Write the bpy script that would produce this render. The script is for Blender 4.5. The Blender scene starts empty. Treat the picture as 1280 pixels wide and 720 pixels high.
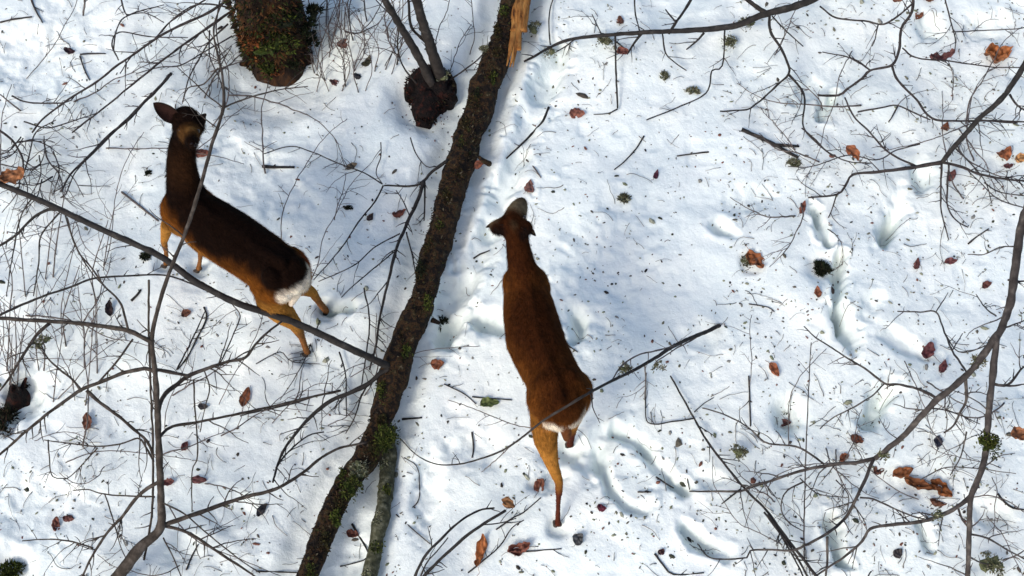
import bpy, bmesh, math, random
import numpy as np
from mathutils import Vector, Matrix, noise as mnoise

SC = bpy.context.scene
COL = SC.collection
R = math.radians

# ------------------------------------------------------------------ camera
TH = R(62.0)                 # pitch below the horizon
DIST = 8.2                   # metres from the lens to the snow at the picture centre
PXM = 215.0                  # photo pixels per metre there
F = DIST * PXM
H = DIST * math.sin(TH)
cam_data = bpy.data.cameras.new('camera')
cam = bpy.data.objects.new('camera', cam_data)
COL.objects.link(cam)
cam.location = (0, 0, H)
cam.rotation_euler = (math.pi / 2 - TH, 0, 0)
cam_data.sensor_width = 36
cam_data.lens = 36 * F / 1280
cam_data.clip_end = 1000
SC.camera = cam

# ------------------------------------------------------------------ world, sun, exposure
SUN_DIR = Vector((0.60, 0.76, -0.76)).normalized()      # the way the light travels
SUN_EL = math.asin(-SUN_DIR.z)
world = bpy.data.worlds.new('World')
SC.world = world
world.use_nodes = True
wn = world.node_tree.nodes
bg = wn['Background']
sky = wn.new('ShaderNodeTexSky')
sky.sky_type = 'NISHITA'
sky.sun_disc = False
sky.sun_elevation = SUN_EL
sky.sun_rotation = math.atan2(-SUN_DIR.x, -SUN_DIR.y)
sky.dust_density = 3.0
sky.ozone_density = 0.6
world.node_tree.links.new(sky.outputs[0], bg.inputs[0])
bg.inputs[1].default_value = 0.15
sd = bpy.data.lights.new('sun', 'SUN')
sun = bpy.data.objects.new('sun', sd)
COL.objects.link(sun)
sd.energy = 1.05
sd.angle = R(15)
sd.color = (1.0, 0.955, 0.90)
sun.rotation_euler = SUN_DIR.to_track_quat('-Z', 'Y').to_euler()
SC.view_settings.view_transform = 'Standard'
SC.view_settings.look = 'None'
SC.view_settings.exposure = 0.50
SC.view_settings.gamma = 1
SC.cycles.max_bounces = 6

# ------------------------------------------------------------------ helpers
def ray(px, py):
    a, b = (px - 640) / F, (360 - py) / F
    return Vector((a, math.cos(TH) + math.sin(TH) * b, -math.sin(TH) + math.cos(TH) * b))

def P0(px, py, z=0.0):
    d = ray(px, py)
    t = (z - H) / d.z
    return Vector((d.x * t, d.y * t, z))

def scale_at(v):
    dist = v.y * math.cos(TH) + (H - v.z) * math.sin(TH)
    return F / dist

def vnoise(x, y, seed):
    xi = np.floor(x).astype(np.int64); yi = np.floor(y).astype(np.int64)
    xf = x - xi; yf = y - yi
    def hsh(i, j):
        n = (i * 374761393 + j * 668265263 + seed * 974711) & 0x7fffffff
        n = ((n ^ (n >> 13)) * 1274126177) & 0x7fffffff
        return ((n ^ (n >> 16)) & 0xffff) / 65535.0
    u = xf * xf * xf * (xf * (xf * 6 - 15) + 10); v = yf * yf * yf * (yf * (yf * 6 - 15) + 10)
    a, b, c, d = hsh(xi, yi), hsh(xi + 1, yi), hsh(xi, yi + 1), hsh(xi + 1, yi + 1)
    return (a + (b - a) * u) * (1 - v) + (c + (d - c) * u) * v - 0.5

# hollows pressed in the snow: pixel centre, length px, width px, angle (deg, picture), depth m
HOLLOWS = [
    
    (1112, 278, 34, 16, 60, .07), (1120, 255, 46, 24, 70, .035), (1098, 500, 44, 20, 70, .08),
    
    (906, 286, 26, 18, -30, .045), 
    
     (725, 405, 36, 20, -80, .055),
    (615, 405, 40, 24, -20, .075), (560, 405, 30, 26, 60, .07), (560, 365, 50, 30, 80, .06),
    (420, 386, 34, 12, -5, .07), (700, 560, 60, 34, 60, .04), (690, 600, 30, 26, 0, .05),
    (745, 560, 60, 26, 70, .05), (600, 560, 60, 40, 10, .03), (535, 610, 90, 26, 85, .045),
    (1165, 30, 24, 30, 0, .06), (1155, 215, 30, 20, 80, .05), (985, 520, 34, 24, 80, .06),
    (1060, 420, 50, 22, -70, .05), (1130, 430, 60, 20, -35, .05), (940, 250, 60, 30, 20, .025),
    (300, 640, 50, 34, 10, .03), (230, 690, 40, 28, 0, .03), (60, 70, 120, 90, 10, .035),
    (340, 230, 110, 60, -40, .03), (60, 640, 90, 60, 10, .035), (880, 420, 60, 30, 10, .02),
     (440, 700, 60, 26, 60, .04),
    (1240, 30, 40, 30, 20, .04), (1010, 110, 40, 25, 40, .04), (760, 330, 150, 90, 60, .03),
    (1240, 640, 50, 30, -30, .05), (1110, 600, 44, 26, 10, .04), (890, 600, 30, 16, 0, .03),
    (22, 495, 60, 46, 60, .08), (1090, 380, 40, 22, 60, .04),
]
PITS = [  # melt rings round roots and trunks: px, py, radius m, depth
    (350, 80, .46, .16), (536, 122, .27, .09), (15, 714, .12, .05), (1026, 338, .11, .05),
    (207, 332, .065, .045), (249, 338, .065, .045), (384, 445, .065, .05), (409, 390, .07, .06), (697, 659, .065, .045), (712, 560, .065, .05),
    (1160, 610, .16, .04), (938, 330, .08, .03), (985, 515, .10, .05),
]
LOGLINE = [(655, -70), (642, -10), (631, 40), (615, 85), (590, 160), (568, 230), (545, 310), (530, 370), (505, 430), (490, 480),
           (475, 530), (455, 575), (425, 620), (405, 665), (385, 720), (360, 780)]
LOG2LINE = [(486, 535), (484, 590), (478, 640), (468, 690), (458, 740)]
TROUGHS = [  # drag marks, hoof slots and a shade furrow beside the log: pixel line, half width m, depth m
    ([(750, 562), (756, 588), (766, 614), (783, 633), (806, 640)], .030, .10),
    ([(768, 538), (796, 550), (820, 578), (841, 603), (857, 612)], .036, .11),
    ([(1019, 260), (1026, 280), (1036, 304)], .030, .17), ([(1052, 318), (1047, 350), (1044, 376), (1050, 402)], .030, .17),
    ([(1048, 396), (1056, 414)], .060, .10), ([(1040, 652), (1047, 672), (1054, 700)], .032, .16),
    ([(856, 660), (880, 684), (908, 693)], .034, .11), ([(1149, 652), (1157, 668), (1163, 684)], .028, .10),
    ([(1110, 488), (1098, 505), (1082, 524)], .05, .09), ([(1126, 262), (1116, 280), (1110, 298)], .034, .11),
    ([(1042, 116), (1034, 132), (1026, 146)], .028, .13), ([(1150, 200), (1156, 225)], .05, .06),
    ([(718, 392), (730, 402), (728, 420), (716, 426)], .022, .06), ([(596, 396), (618, 408), (634, 412)], .05, .08),
    ([(404, 383), (422, 388), (440, 388)], .03, .09), ([(895, 282), (915, 292)], .035, .05),
    ([(700, 60), (688, 90), (662, 150), (640, 210), (618, 270), (592, 330), (572, 375), (556, 420)], .075, .105),  # wind scoop right of the log, dug deeper to strengthen the log's shade
]
_hol = []
for (px, py, L, W, a, dep) in HOLLOWS:
    c = P0(px, py)
    e1 = P0(px + math.cos(R(a)) * 10, py - math.sin(R(a)) * 10) - c
    ln = e1.length / 10.0
    ax = Vector((e1.x, e1.y)).normalized()
    _hol.append((c.x, c.y, ax.x, ax.y, max(L * ln * .62, .02), max(W / PXM * .66, .02), dep * 1.5))
_pit = [(P0(a, b).x, P0(a, b).y, r, d) for a, b, r, d in PITS]
_segs = []
for line in (LOGLINE, LOG2LINE):
    q = [P0(*p) for p in line]
    _segs.append([(q[i].x, q[i].y, q[i + 1].x, q[i + 1].y) for i in range(len(q) - 1)])

_tr = []
for line, w, dep in TROUGHS:
    q = [P0(*p) for p in line]
    _tr.append(([(q[i].x, q[i].y, q[i + 1].x, q[i + 1].y) for i in range(len(q) - 1)], w, dep,
                min(p.x for p in q) - w * 3, max(p.x for p in q) + w * 3, min(p.y for p in q) - w * 3, max(p.y for p in q) + w * 3))

def hfun(x, y):
    x = np.atleast_1d(np.asarray(x, float)); y = np.atleast_1d(np.asarray(y, float))
    h = .075 * vnoise(x * 1.1 + 5, y * 1.1, 3) + .045 * vnoise(x * 2.9, y * 2.9, 7)
    h += .018 * vnoise(x * 6.3, y * 6.3, 11) + .0055 * vnoise(x * 14, y * 14, 19) + .003 * vnoise(x * 31, y * 31, 23)
    h += .002 * vnoise(x * 67, y * 67, 29)
    lump = vnoise(x * 9.1 + 3, y * 9.1, 41)
    h -= .035 * np.clip(lump - .23, 0, 1) * (1 + vnoise(x * 1.3, y * 1.3, 5))
    wx = x + .02 * vnoise(x * 12, y * 12, 61); wy = y + .02 * vnoise(x * 12, y * 12, 67)
    for (cx, cy, ax, ay, L, W, dep) in _hol:
        u = ((wx - cx) * ax + (wy - cy) * ay) / L
        v = (-(wx - cx) * ay + (wy - cy) * ax) / W
        m = (np.abs(u) < 2.2) & (np.abs(v) < 2.6)
        if not m.any(): continue
        um, vm = u[m], v[m]
        d = np.sqrt(um * um + vm * vm) * (1 + .45 * vnoise(x[m] * 17, y[m] * 17, 71) + .12 * vnoise(x[m] * 43, y[m] * 43, 73)) + .12 * um
        h[m] -= dep * (.85 + .3 * vnoise(x[m] * 24, y[m] * 24, 79)) / (1 + np.exp((d - .8) * 6.0)) * (1 / (1 + np.exp((d - 1.9) * 8)))
    for sgs, w, dep, bx0, bx1, by0, by1 in _tr:
        m = (x > bx0) & (x < bx1) & (y > by0) & (y < by1)
        if not m.any(): continue
        a, b = wx[m], wy[m]; dm = np.full(a.shape, 9.)
        for (x0, y0, x1, y1) in sgs:
            dx, dy = x1 - x0, y1 - y0
            t = np.clip(((a - x0) * dx + (b - y0) * dy) / (dx * dx + dy * dy), 0, 1)
            dm = np.minimum(dm, np.hypot(a - x0 - t * dx, b - y0 - t * dy))
        d = dm / w * (1 + .75 * vnoise(x[m] * 15, y[m] * 15, 83) + .3 * vnoise(x[m] * 37, y[m] * 37, 89))
        h[m] -= dep * (.8 + .9 * vnoise(x[m] * 8, y[m] * 8, 97)) / (1 + np.exp((d - .8) * 4.2)) - dep * .10 * np.exp(-((d - 2.0) ** 2) * 2.5) * np.clip(.4 + 2 * vnoise(x[m] * 18, y[m] * 18, 101), 0, 1)
    for (cx, cy, r, dep) in _pit:
        d = np.sqrt((wx - cx) ** 2 + (wy - cy) ** 2) / r
        h -= dep / (1 + np.exp((d - .85) * 7))
    for sgs, amp, wid in ((_segs[0], .07, .17), (_segs[1], .03, .08)):
        dm = np.full(x.shape, 9.)
        for (x0, y0, x1, y1) in sgs:
            dx, dy = x1 - x0, y1 - y0
            t = np.clip(((wx - x0) * dx + (wy - y0) * dy) / (dx * dx + dy * dy), 0, 1)
            dm = np.minimum(dm, np.hypot(wx - x0 - t * dx, wy - y0 - t * dy))
        h -= amp / (1 + np.exp((dm - wid) * 40))
    return h

def gh(v):
    return float(hfun(v.x, v.y)[0])

def G(px, py, z=0.0):
    """point at height z above the snow seen at that photo pixel"""
    v = P0(px, py, z)
    for _ in range(3):
        v = P0(px, py, z + gh(v))
    return v

def new_mesh(name, verts, faces, mat, parent=None, smooth=True, cols=None):
    me = bpy.data.meshes.new(name)
    me.from_pydata([tuple(v) for v in verts], [], faces)
    me.update()
    if smooth:
        me.polygons.foreach_set('use_smooth', [True] * len(me.polygons))
    if cols is not None:
        a = me.color_attributes.new('tint', 'FLOAT_COLOR', 'POINT')
        a.data.foreach_set('color', np.asarray(cols, np.float32).ravel())
    me.materials.append(mat)
    o = bpy.data.objects.new(name, me)
    COL.objects.link(o)
    if parent is not None:
        o.parent = parent
        o.matrix_parent_inverse = Matrix.Translation(-parent.location)
    return o

def tag(o, label, cat=None, group=None, kind=None):
    if label: o['label'] = label
    if cat: o['category'] = cat
    if group: o['group'] = group
    if kind: o['kind'] = kind
    return o

def thing(name, label, cat, loc, group=None):
    o = bpy.data.objects.new(name, None)
    COL.objects.link(o)
    o.location = loc
    o.empty_display_size = .05
    return tag(o, label, cat, group)

# ------------------------------------------------------------------ materials
def mat_base(name, rough=.8, spec=.3):
    m = bpy.data.materials.new(name)
    m.use_nodes = True
    nt = m.node_tree
    b = nt.nodes['Principled BSDF']
    b.inputs['Roughness'].default_value = rough
    b.inputs['Specular IOR Level'].default_value = spec
    return m, nt, b

def noise_ramp(nt, scale, stops, detail=6, rough=.6, coord='Object', stretch=None):
    tc = nt.nodes.new('ShaderNodeTexCoord')
    src = tc.outputs[coord]
    if stretch:
        mp = nt.nodes.new('ShaderNodeMapping')
        mp.inputs['Scale'].default_value = stretch
        nt.links.new(src, mp.inputs[0]); src = mp.outputs[0]
    n = nt.nodes.new('ShaderNodeTexNoise')
    n.inputs['Scale'].default_value = scale
    n.inputs['Detail'].default_value = detail
    n.inputs['Roughness'].default_value = rough
    nt.links.new(src, n.inputs['Vector'])
    r = nt.nodes.new('ShaderNodeValToRGB')
    e = r.color_ramp.elements
    while len(e) < len(stops): e.new(.5)
    for el, (p, c) in zip(e, stops):
        el.position = p; el.color = (*c, 1)
    nt.links.new(n.outputs['Fac'], r.inputs[0])
    return n, r

def add_bump(nt, b, hout, dist, strength=1.0):
    bp = nt.nodes.new('ShaderNodeBump')
    bp.inputs['Strength'].default_value = strength
    bp.inputs['Distance'].default_value = dist
    nt.links.new(hout, bp.inputs['Height'])
    nt.links.new(bp.outputs[0], b.inputs['Normal'])

def ramp_mat(name, scale, stops, bump=.004, rough=.85, spec=.2, stretch=None):
    m, nt, b = mat_base(name, rough, spec)
    n, r = noise_ramp(nt, scale, stops, stretch=stretch)
    nt.links.new(r.outputs[0], b.inputs['Base Color'])
    add_bump(nt, b, n.outputs['Fac'], bump)
    return m

def tint_mat(name, rough=.85, spec=.2, var=.35, scale=60, bump=.002, trans=0.0):
    """colour from the mesh's own tint attribute, broken by noise"""
    m, nt, b = mat_base(name, rough, spec)
    at = nt.nodes.new('ShaderNodeAttribute'); at.attribute_name = 'tint'
    n, r = noise_ramp(nt, scale, [(.3, (1 - var,) * 3), (.7, (1 + var,) * 3)])
    mx = nt.nodes.new('ShaderNodeMix'); mx.data_type = 'RGBA'; mx.blend_type = 'MULTIPLY'
    mx.inputs['Factor'].default_value = 1
    nt.links.new(at.outputs['Color'], mx.inputs['A']); nt.links.new(r.outputs[0], mx.inputs['B'])
    nt.links.new(mx.outputs['Result'], b.inputs['Base Color'])
    add_bump(nt, b, n.outputs['Fac'], bump)
    return m

# snow: white, with small granular relief
M_SNOW, nt, b = mat_base('snow', .55, .35)
n1, r1 = noise_ramp(nt, 2.2, [(.3, (.765, .845, .825)), (.7, (.84, .885, .85))], detail=4)
nt.links.new(r1.outputs[0], b.inputs['Base Color'])
n2, _ = noise_ramp(nt, 55, [(0, (0, 0, 0)), (1, (1, 1, 1))], detail=8, rough=.65)
add_bump(nt, b, n2.outputs['Fac'], .008, .6)
b.inputs['Subsurface Weight'].default_value = 0.0

M_TWIG = ramp_mat('twig_bark', 40, [(.35, (.018, .015, .015)), (.7, (.065, .055, .052))], .003)
M_TWIGPALE = ramp_mat('grey_twig_bark', 40, [(.35, (.06, .05, .046)), (.7, (.15, .125, .115))], .003)
M_SAPLING = ramp_mat('sapling_bark', 26, [(.3, (.018, .014, .011)), (.5, (.040, .032, .026)), (.72, (.095, .08, .068))], .004)
M_STICK = ramp_mat('wet_dark_bark', 22, [(.3, (.012, .011, .011)), (.6, (.032, .029, .027)), (.75, (.075, .07, .06))], .004)
M_BOUGH = ramp_mat('grey_brown_bark', 18, [(.3, (.02, .017, .016)), (.52, (.05, .043, .04)), (.72, (.13, .115, .10))], .006)
M_LOG = ramp_mat('rotten_log_bark', 26, [(.32, (.003, .002, .0015)), (.47, (.009, .005, .003)), (.54, (.045, .022, .008)), (.60, (.012, .011, .004)), (.67, (.065, .042, .018)), (.74, (.17, .15, .11))], .02)
M_LOG2 = ramp_mat('mossy_grey_bark', 34, [(.3, (.016, .018, .009)), (.5, (.055, .057, .033)), (.7, (.15, .15, .105))], .012)
M_SPLIT = ramp_mat('split_orange_wood', 9, [(.3, (.03, .010, .004)), (.45, (.24, .095, .022)), (.7, (.46, .24, .07))], .012, stretch=(5, 1, 5))
M_STUMP = ramp_mat('rotten_stump_wood', 24, [(.3, (.002, .0015, .0015)), (.52, (.006, .003, .0025)), (.63, (.030, .008, .005)), (.76, (.13, .030, .014))], .03)
M_TREEBARK = ramp_mat('old_tree_bark', 10, [(.3, (.005, .003, .002)), (.48, (.018, .009, .005)), (.6, (.07, .03, .010)), (.74, (.17, .08, .03))], .03, stretch=(1, 1, .4))
M_STEM = ramp_mat('grey_stem_bark', 20, [(.3, (.012, .010, .009)), (.6, (.035, .03, .027)), (.75, (.08, .07, .062))], .004)
M_TINT = tint_mat('litter_bits')
M_MOSS = tint_mat('moss', rough=.95, var=.4)
M_LEAF = tint_mat('dead_leaf', rough=.6, spec=.3, var=.35, scale=35, bump=.004)
M_FUR = tint_mat('deer_coat', rough=.9, spec=.05, var=.28, scale=45, bump=.006)
M_HOOF = ramp_mat('hoof_horn', 50, [(.3, (.02, .015, .012)), (.7, (.07, .05, .035))], .001, rough=.5)
M_EYE, nt, b = mat_base('dark_eye', .12, .6)
n_, r_ = noise_ramp(nt, 20, [(0, (.01, .006, .004)), (1, (.02, .012, .008))]); nt.links.new(r_.outputs[0], b.inputs['Base Color'])

# ------------------------------------------------------------------ snow ground, one sheet to the horizon
def axis(a, b, step, far):
    core = np.arange(a, b + step * .5, step)
    out, s, p = [], step, core[-1]
    while p < far: s *= 1.35; p += s; out.append(p)
    lo, s, p = [], step, core[0]
    while p > -far: s *= 1.35; p -= s; lo.append(p)
    return np.concatenate([lo[::-1], core, out])
gx = axis(-3.9, 3.9, .0105, 320); gy = axis(1.7, 6.9, .0105, 320)
X, Y = np.meshgrid(gx, gy)
Z = np.empty_like(X)
for j in range(0, X.shape[0], 64):
    Z[j:j + 64] = hfun(X[j:j + 64].ravel(), Y[j:j + 64].ravel()).reshape(X[j:j + 64].shape)
far = np.clip((np.hypot(X, Y - 4.2) - 6) / 20, 0, 1)
Z = Z * (1 - far)
nx, ny = len(gx), len(gy)
me = bpy.data.meshes.new('snow_ground')
V = np.stack([X.ravel(), Y.ravel(), Z.ravel()], 1).astype(np.float32)
ii = (np.arange(ny - 1)[:, None] * nx + np.arange(nx - 1)[None, :]).ravel()
Q = np.stack([ii, ii + 1, ii + nx + 1, ii + nx], 1).astype(np.int32)
me.vertices.add(len(V)); me.vertices.foreach_set('co', V.ravel())
me.loops.add(Q.size); me.loops.foreach_set('vertex_index', Q.ravel())
me.polygons.add(len(Q)); me.polygons.foreach_set('loop_start', np.arange(0, Q.size, 4, dtype=np.int32))
me.polygons.foreach_set('use_smooth', np.ones(len(Q), bool))
me.update(calc_edges=True)
me.materials.append(M_SNOW)
ground = bpy.data.objects.new('snow_ground', me)
COL.objects.link(ground)
tag(ground, 'white trampled forest snow with hoof prints and blue hollows', 'snow', kind='structure')

# ------------------------------------------------------------------ tubes and branches
class Geo:
    def __init__(s): s.v, s.f, s.c = [], [], []
    def add(s, verts, faces, col=None):
        o = len(s.v)
        s.v += verts
        s.f += [tuple(i + o for i in f) for f in faces]
        if col is not None: s.c += [(*col, 1)] * len(verts)

def catmull(pts, step):
    pts = [np.array(p, float) for p in pts]
    if len(pts) < 2: return pts
    P = [2 * pts[0] - pts[1]] + pts + [2 * pts[-1] - pts[-2]]
    out = []
    for i in range(1, len(P) - 2):
        n = max(1, int(np.linalg.norm(P[i + 1][:3] - P[i][:3]) / step))
        for k in range(n):
            t = k / n
            out.append(.5 * ((2 * P[i]) + (-P[i - 1] + P[i + 1]) * t + (2 * P[i - 1] - 5 * P[i] + 4 * P[i + 1] - P[i + 2]) * t * t
                             + (-P[i - 1] + 3 * P[i] - 3 * P[i + 1] + P[i + 2]) * t ** 3))
    out.append(P[-2])
    return out

def tube(geo, path, segs=7, rough=0.0, rscale=30.0, flat=1.0):
    """path: list of arrays x y z r"""
    n = len(path)
    if n < 2: return
    p = [Vector(q[:3]) for q in path]
    up = Vector((0, 0, 1)); verts = []; faces = []
    side = None
    for i in range(n):
        t = (p[min(i + 1, n - 1)] - p[max(i - 1, 0)])
        if t.length < 1e-9: t = Vector((1, 0, 0))
        t.normalize()
        if side is None:
            side = t.cross(up if abs(t.z) < .9 else Vector((1, 0, 0))).normalized()
        else:
            side = (side - t * side.dot(t)).normalized()
        u2 = side.cross(t)
        for k in range(segs):
            a = 2 * math.pi * k / segs
            d = side * math.cos(a) + u2 * math.sin(a) * flat
            rr = path[i][3]
            if rough:
                q = p[i] + d * rr
                rr *= 1 + rough * (1.2 * mnoise.noise(q * rscale * .35) + .6 * mnoise.noise(q * rscale * 1.1) + .3 * mnoise.noise(q * rscale * 3.1) + .15 * mnoise.noise(q * rscale * 7))
            verts.append(p[i] + d * rr)
    for i in range(n - 1):
        for k in range(segs):
            a, b2 = i * segs + k, i * segs + (k + 1) % segs
            faces.append((a, a + segs, b2 + segs, b2))
    verts.append(p[0]); verts.append(p[-1])
    for k in range(segs):
        faces.append((n * segs, k, (k + 1) % segs))
        faces.append((n * segs + 1, (n - 1) * segs + (k + 1) % segs, (n - 1) * segs + k))
    geo.add(verts, faces)

def px_path(pts, z0, z1, r0, r1, wig=.6, step=.03, rnd=random):
    """photo pixel polyline (optionally with heights) -> wobbly world path with radius"""
    zk = [None] * len(pts)
    for i, q in enumerate(pts):
        if len(q) > 2: zk[i] = q[2]
    if zk[0] is None: zk[0] = z0
    if zk[-1] is None: zk[-1] = z1
    L = [0]
    for i in range(1, len(pts)):
        L.append(L[-1] + math.hypot(pts[i][0] - pts[i - 1][0], pts[i][1] - pts[i - 1][1]))
    known = [i for i in range(len(pts)) if zk[i] is not None]
    zz = np.interp(L, [L[i] for i in known], [zk[i] for i in known])
    W = []
    for i, q in enumerate(pts):
        v = G(q[0], q[1], float(zz[i]))
        f = L[i] / max(L[-1], 1)
        r = (q[3] if len(q) > 3 else (r0 + (r1 - r0) * f)) / scale_at(v)
        W.append((v.x, v.y, v.z, r))
    path = catmull(W, step)
    s = rnd.random() * 100
    for i, q in enumerate(path):
        if 0 < i < len(path) - 1:
            nv = mnoise.noise_vector(Vector((s, i * .37, 0))) * wig / PXM
            q[0] += nv.x; q[1] += nv.y; q[2] += nv.z
        q[3] = max(q[3] * (1 + .18 * mnoise.noise(Vector((s, i * .6, 7)))), .0009)
    return path

def sprout(geo, path, n, rnd, lo=.05, hi=.22, depth=1, rmul=.5, droop=.15):
    """little side twigs along a branch, part of the same mesh"""
    for _ in range(n):
        i = rnd.randrange(max(1, len(path) // 6), len(path) - 1) if len(path) > 3 else 0
        q = path[i]
        t = Vector(path[i + 1][:3]) - Vector(path[max(i - 1, 0)][:3])
        if t.length < 1e-6: continue
        t.normalize()
        s = t.cross(Vector((0, 0, 1))).normalized() * rnd.choice((-1, 1))
        d = (t * rnd.uniform(.5, 1) + s * rnd.uniform(.4, 1.1) + Vector((0, 0, rnd.uniform(-.2, .3)))).normalized()
        ln = rnd.uniform(lo, hi) * (.6 if rnd.random() < .6 else 1.35)
        r = min(q[3] * rmul, .0035) + .0006
        cur = Vector(q[:3]); pp = [np.array((*cur, r))]
        m = max(3, int(ln / .03))
        for k in range(m):
            d = (d + Vector((rnd.uniform(-.25, .25), rnd.uniform(-.25, .25), rnd.uniform(-.15, .12) - droop * .3))).normalized()
            cur = cur + d * ln / m
            g = float(hfun(cur.x, cur.y)[0]) + .002
            if cur.z < g: cur.z = g
            pp.append(np.array((*cur, r * (1 - .6 * (k + 1) / m))))
        tube(geo, pp, 5)
        if depth > 0 and ln > .1:
            sprout(geo, pp, rnd.randint(0, 2), rnd, lo * .5, ln * .5, depth - 1, .7, droop)

def branch(parent, name, pts, z0, z1, r0, r1, mat, nt_=0, seed=0, wig=.6, segs=7, rough=.12, label=None, hi=.2):
    rnd = random.Random(seed * 7919 + int(pts[0][0] * 13 + pts[0][1] * 7 + pts[-1][0]))
    g = Geo()
    path = px_path(pts, z0, z1, r0, r1, wig, .022, rnd)
    tube(g, path, segs, rough, 60)
    sprout(g, path, int(nt_ * 1.9 + .5), rnd, .04, hi)
    o = new_mesh(name, g.v, g.f, mat, parent)
    if label: o['label'] = label
    return o

def stems(parent, name, rows, mat, wig=.6):
    for k, row in enumerate(rows):
        pts, z0, z1, r0, r1 = row[:5]
        branch(parent, name, pts, z0, z1, r0, r1, mat, row[5] if len(row) > 5 else 1, seed=k, wig=wig)

def blades(centre_fn, n, ln, wd, colfn, rnd, geo):
    """tufts: many little leaf-like blades; centre_fn -> (point, normal)"""
    for _ in range(n):
        p, nrm = centre_fn()
        d = (nrm + Vector((rnd.gauss(0, .6), rnd.gauss(0, .6), rnd.gauss(0, .4)))).normalized()
        s = d.cross(Vector((rnd.gauss(0, 1), rnd.gauss(0, 1), rnd.gauss(0, 1)))).normalized()
        l = ln * rnd.uniform(.5, 1.3); w = wd * rnd.uniform(.6, 1.3)
        c = colfn()
        geo.add([p - s * w, p + s * w, p + d * l * .6 + s * w * .8, p + d * l, p + d * l * .6 - s * w * .8], [(0, 1, 2, 3, 4)], c)

def moss_patch(parent, c, rad, n, cols, seed, name='moss_patch', hz=.5, ln=.014, wd=.0035, label=None):
    rnd = random.Random(seed); g = Geo()
    rx, ry = rad if isinstance(rad, tuple) else (rad, rad)
    # lumpy core
    core = []
    for i in range(9):
        for k in range(14):
            a = 2 * math.pi * k / 14; e = (i / 8) * math.pi / 2
            d = Vector((math.cos(a) * math.cos(e) * rx, math.sin(a) * math.cos(e) * ry, math.sin(e) * max(rx, ry) * hz))
            f = .55 + .9 * mnoise.noise(d * 25 + Vector((seed, 0, 0)))
            core.append(c + d * f)
    fc = [(i * 14 + k, i * 14 + (k + 1) % 14, (i + 1) * 14 + (k + 1) % 14, (i + 1) * 14 + k) for i in range(8) for k in range(14)]
    g.add(core, fc, cols[0])
    lob = [(rnd.uniform(0, 6.283), rnd.uniform(.2, 1.0), rnd.uniform(.25, .6)) for _ in range(7)]
    def cf():
        if rnd.random() < .75:
            la, lr, lw = rnd.choice(lob)
            X_ = lr * math.cos(la) + rnd.gauss(0, lw * .5); Y_ = lr * math.sin(la) + rnd.gauss(0, lw * .5)
            a = math.atan2(Y_, X_); q = min(1.5, math.hypot(X_, Y_))
        else:
            a = rnd.uniform(0, 6.283); q = math.sqrt(rnd.random()) * .8
        hh = math.sqrt(max(0, 1 - min(q, 1) ** 2)) * max(rx, ry) * hz * .85
        d = Vector((math.cos(a) * q * rx, math.sin(a) * q * ry, hh))
        return c + d, (d.normalized() + Vector((0, 0, .4))).normalized()
    def colf():
        a = rnd.choice(cols); k = rnd.uniform(.6, 1.4)
        return tuple(min(1, x * k) for x in a)
    blades(cf, n, ln, wd, colf, rnd, g)
    o = new_mesh(name, g.v, g.f, M_MOSS, parent, smooth=False, cols=g.c)
    if label and parent is not None: o['label'] = label
    return o

GREEN = [(.025, .038, .006), (.05, .07, .010), (.085, .095, .02), (.02, .022, .007)]
LICHEN = [(.10, .11, .055), (.17, .18, .11), (.24, .25, .18), (.06, .06, .035), (.13, .12, .08)]
DARKMOSS = [(.008, .012, .006), (.015, .025, .01), (.02, .02, .01)]

# ------------------------------------------------------------------ fallen log with a split end
def log_path(line, zc, widths, step=.009):
    W = []
    for (a, b2), w in zip(line, widths):
        v = G(a, b2, zc)
        W.append((v.x, v.y, v.z, w * .5 / scale_at(v)))
    return catmull(W, step)

lp = log_path(LOGLINE, .12, [24, 25, 28, 36, 34, 36, 33, 34, 33, 33, 29, 31, 28, 29, 26, 27])
_c = lp[len(lp) // 2]
log_t = thing('fallen_log', 'long dark rotten log lying diagonally between the two deer, split orange at its upper end', 'log', (_c[0], _c[1], _c[2] - _c[3]))
g = Geo(); tube(g, lp, 56, .24, 13, .95)
log_trunk = new_mesh('trunk', g.v, g.f, M_LOG, log_t)
# loose bark flakes and crumbs standing off the trunk
rnd = random.Random(5); g = Geo()
for _ in range(5200):
    q = lp[rnd.randrange(8, len(lp) - 2)]; a = rnd.uniform(-.1, math.pi + .1)
    i = min(len(lp) - 2, max(1, 1))
    side = Vector((math.cos(a) * .93, math.cos(a) * .30, math.sin(a)))
    p = Vector(q[:3]) + side * q[3] * rnd.uniform(.85, 1.08)
    col = rnd.choice([(.01, .005, .003), (.03, .013, .006), (.005, .004, .003), (.012, .007, .004), (.05, .028, .013), (.03, .033, .01), (.02, .018, .008), (.07, .06, .04)])
    blades(lambda: (p, side), 1, rnd.uniform(.008, .026), rnd.uniform(.002, .006), lambda: col, rnd, g)
new_mesh('bark_flakes', g.v, g.f, M_TINT, log_trunk, smooth=False, cols=g.c)['kind'] = 'stuff'
OLIVE = [(.018, .018, .006), (.035, .032, .010), (.05, .035, .012), (.012, .008, .004)]
for k in range(26):
    q = lp[int(len(lp) * (k + .5) / 26)]; w_ = random.Random(k).uniform(-.6, .6)
    moss_patch(log_trunk, Vector((q[0] + w_ * q[3], q[1], q[2] + q[3] * .72)), (.035, .07), 230, OLIVE if k % 3 else GREEN, 600 + k, hz=.3, ln=.012)
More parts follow.
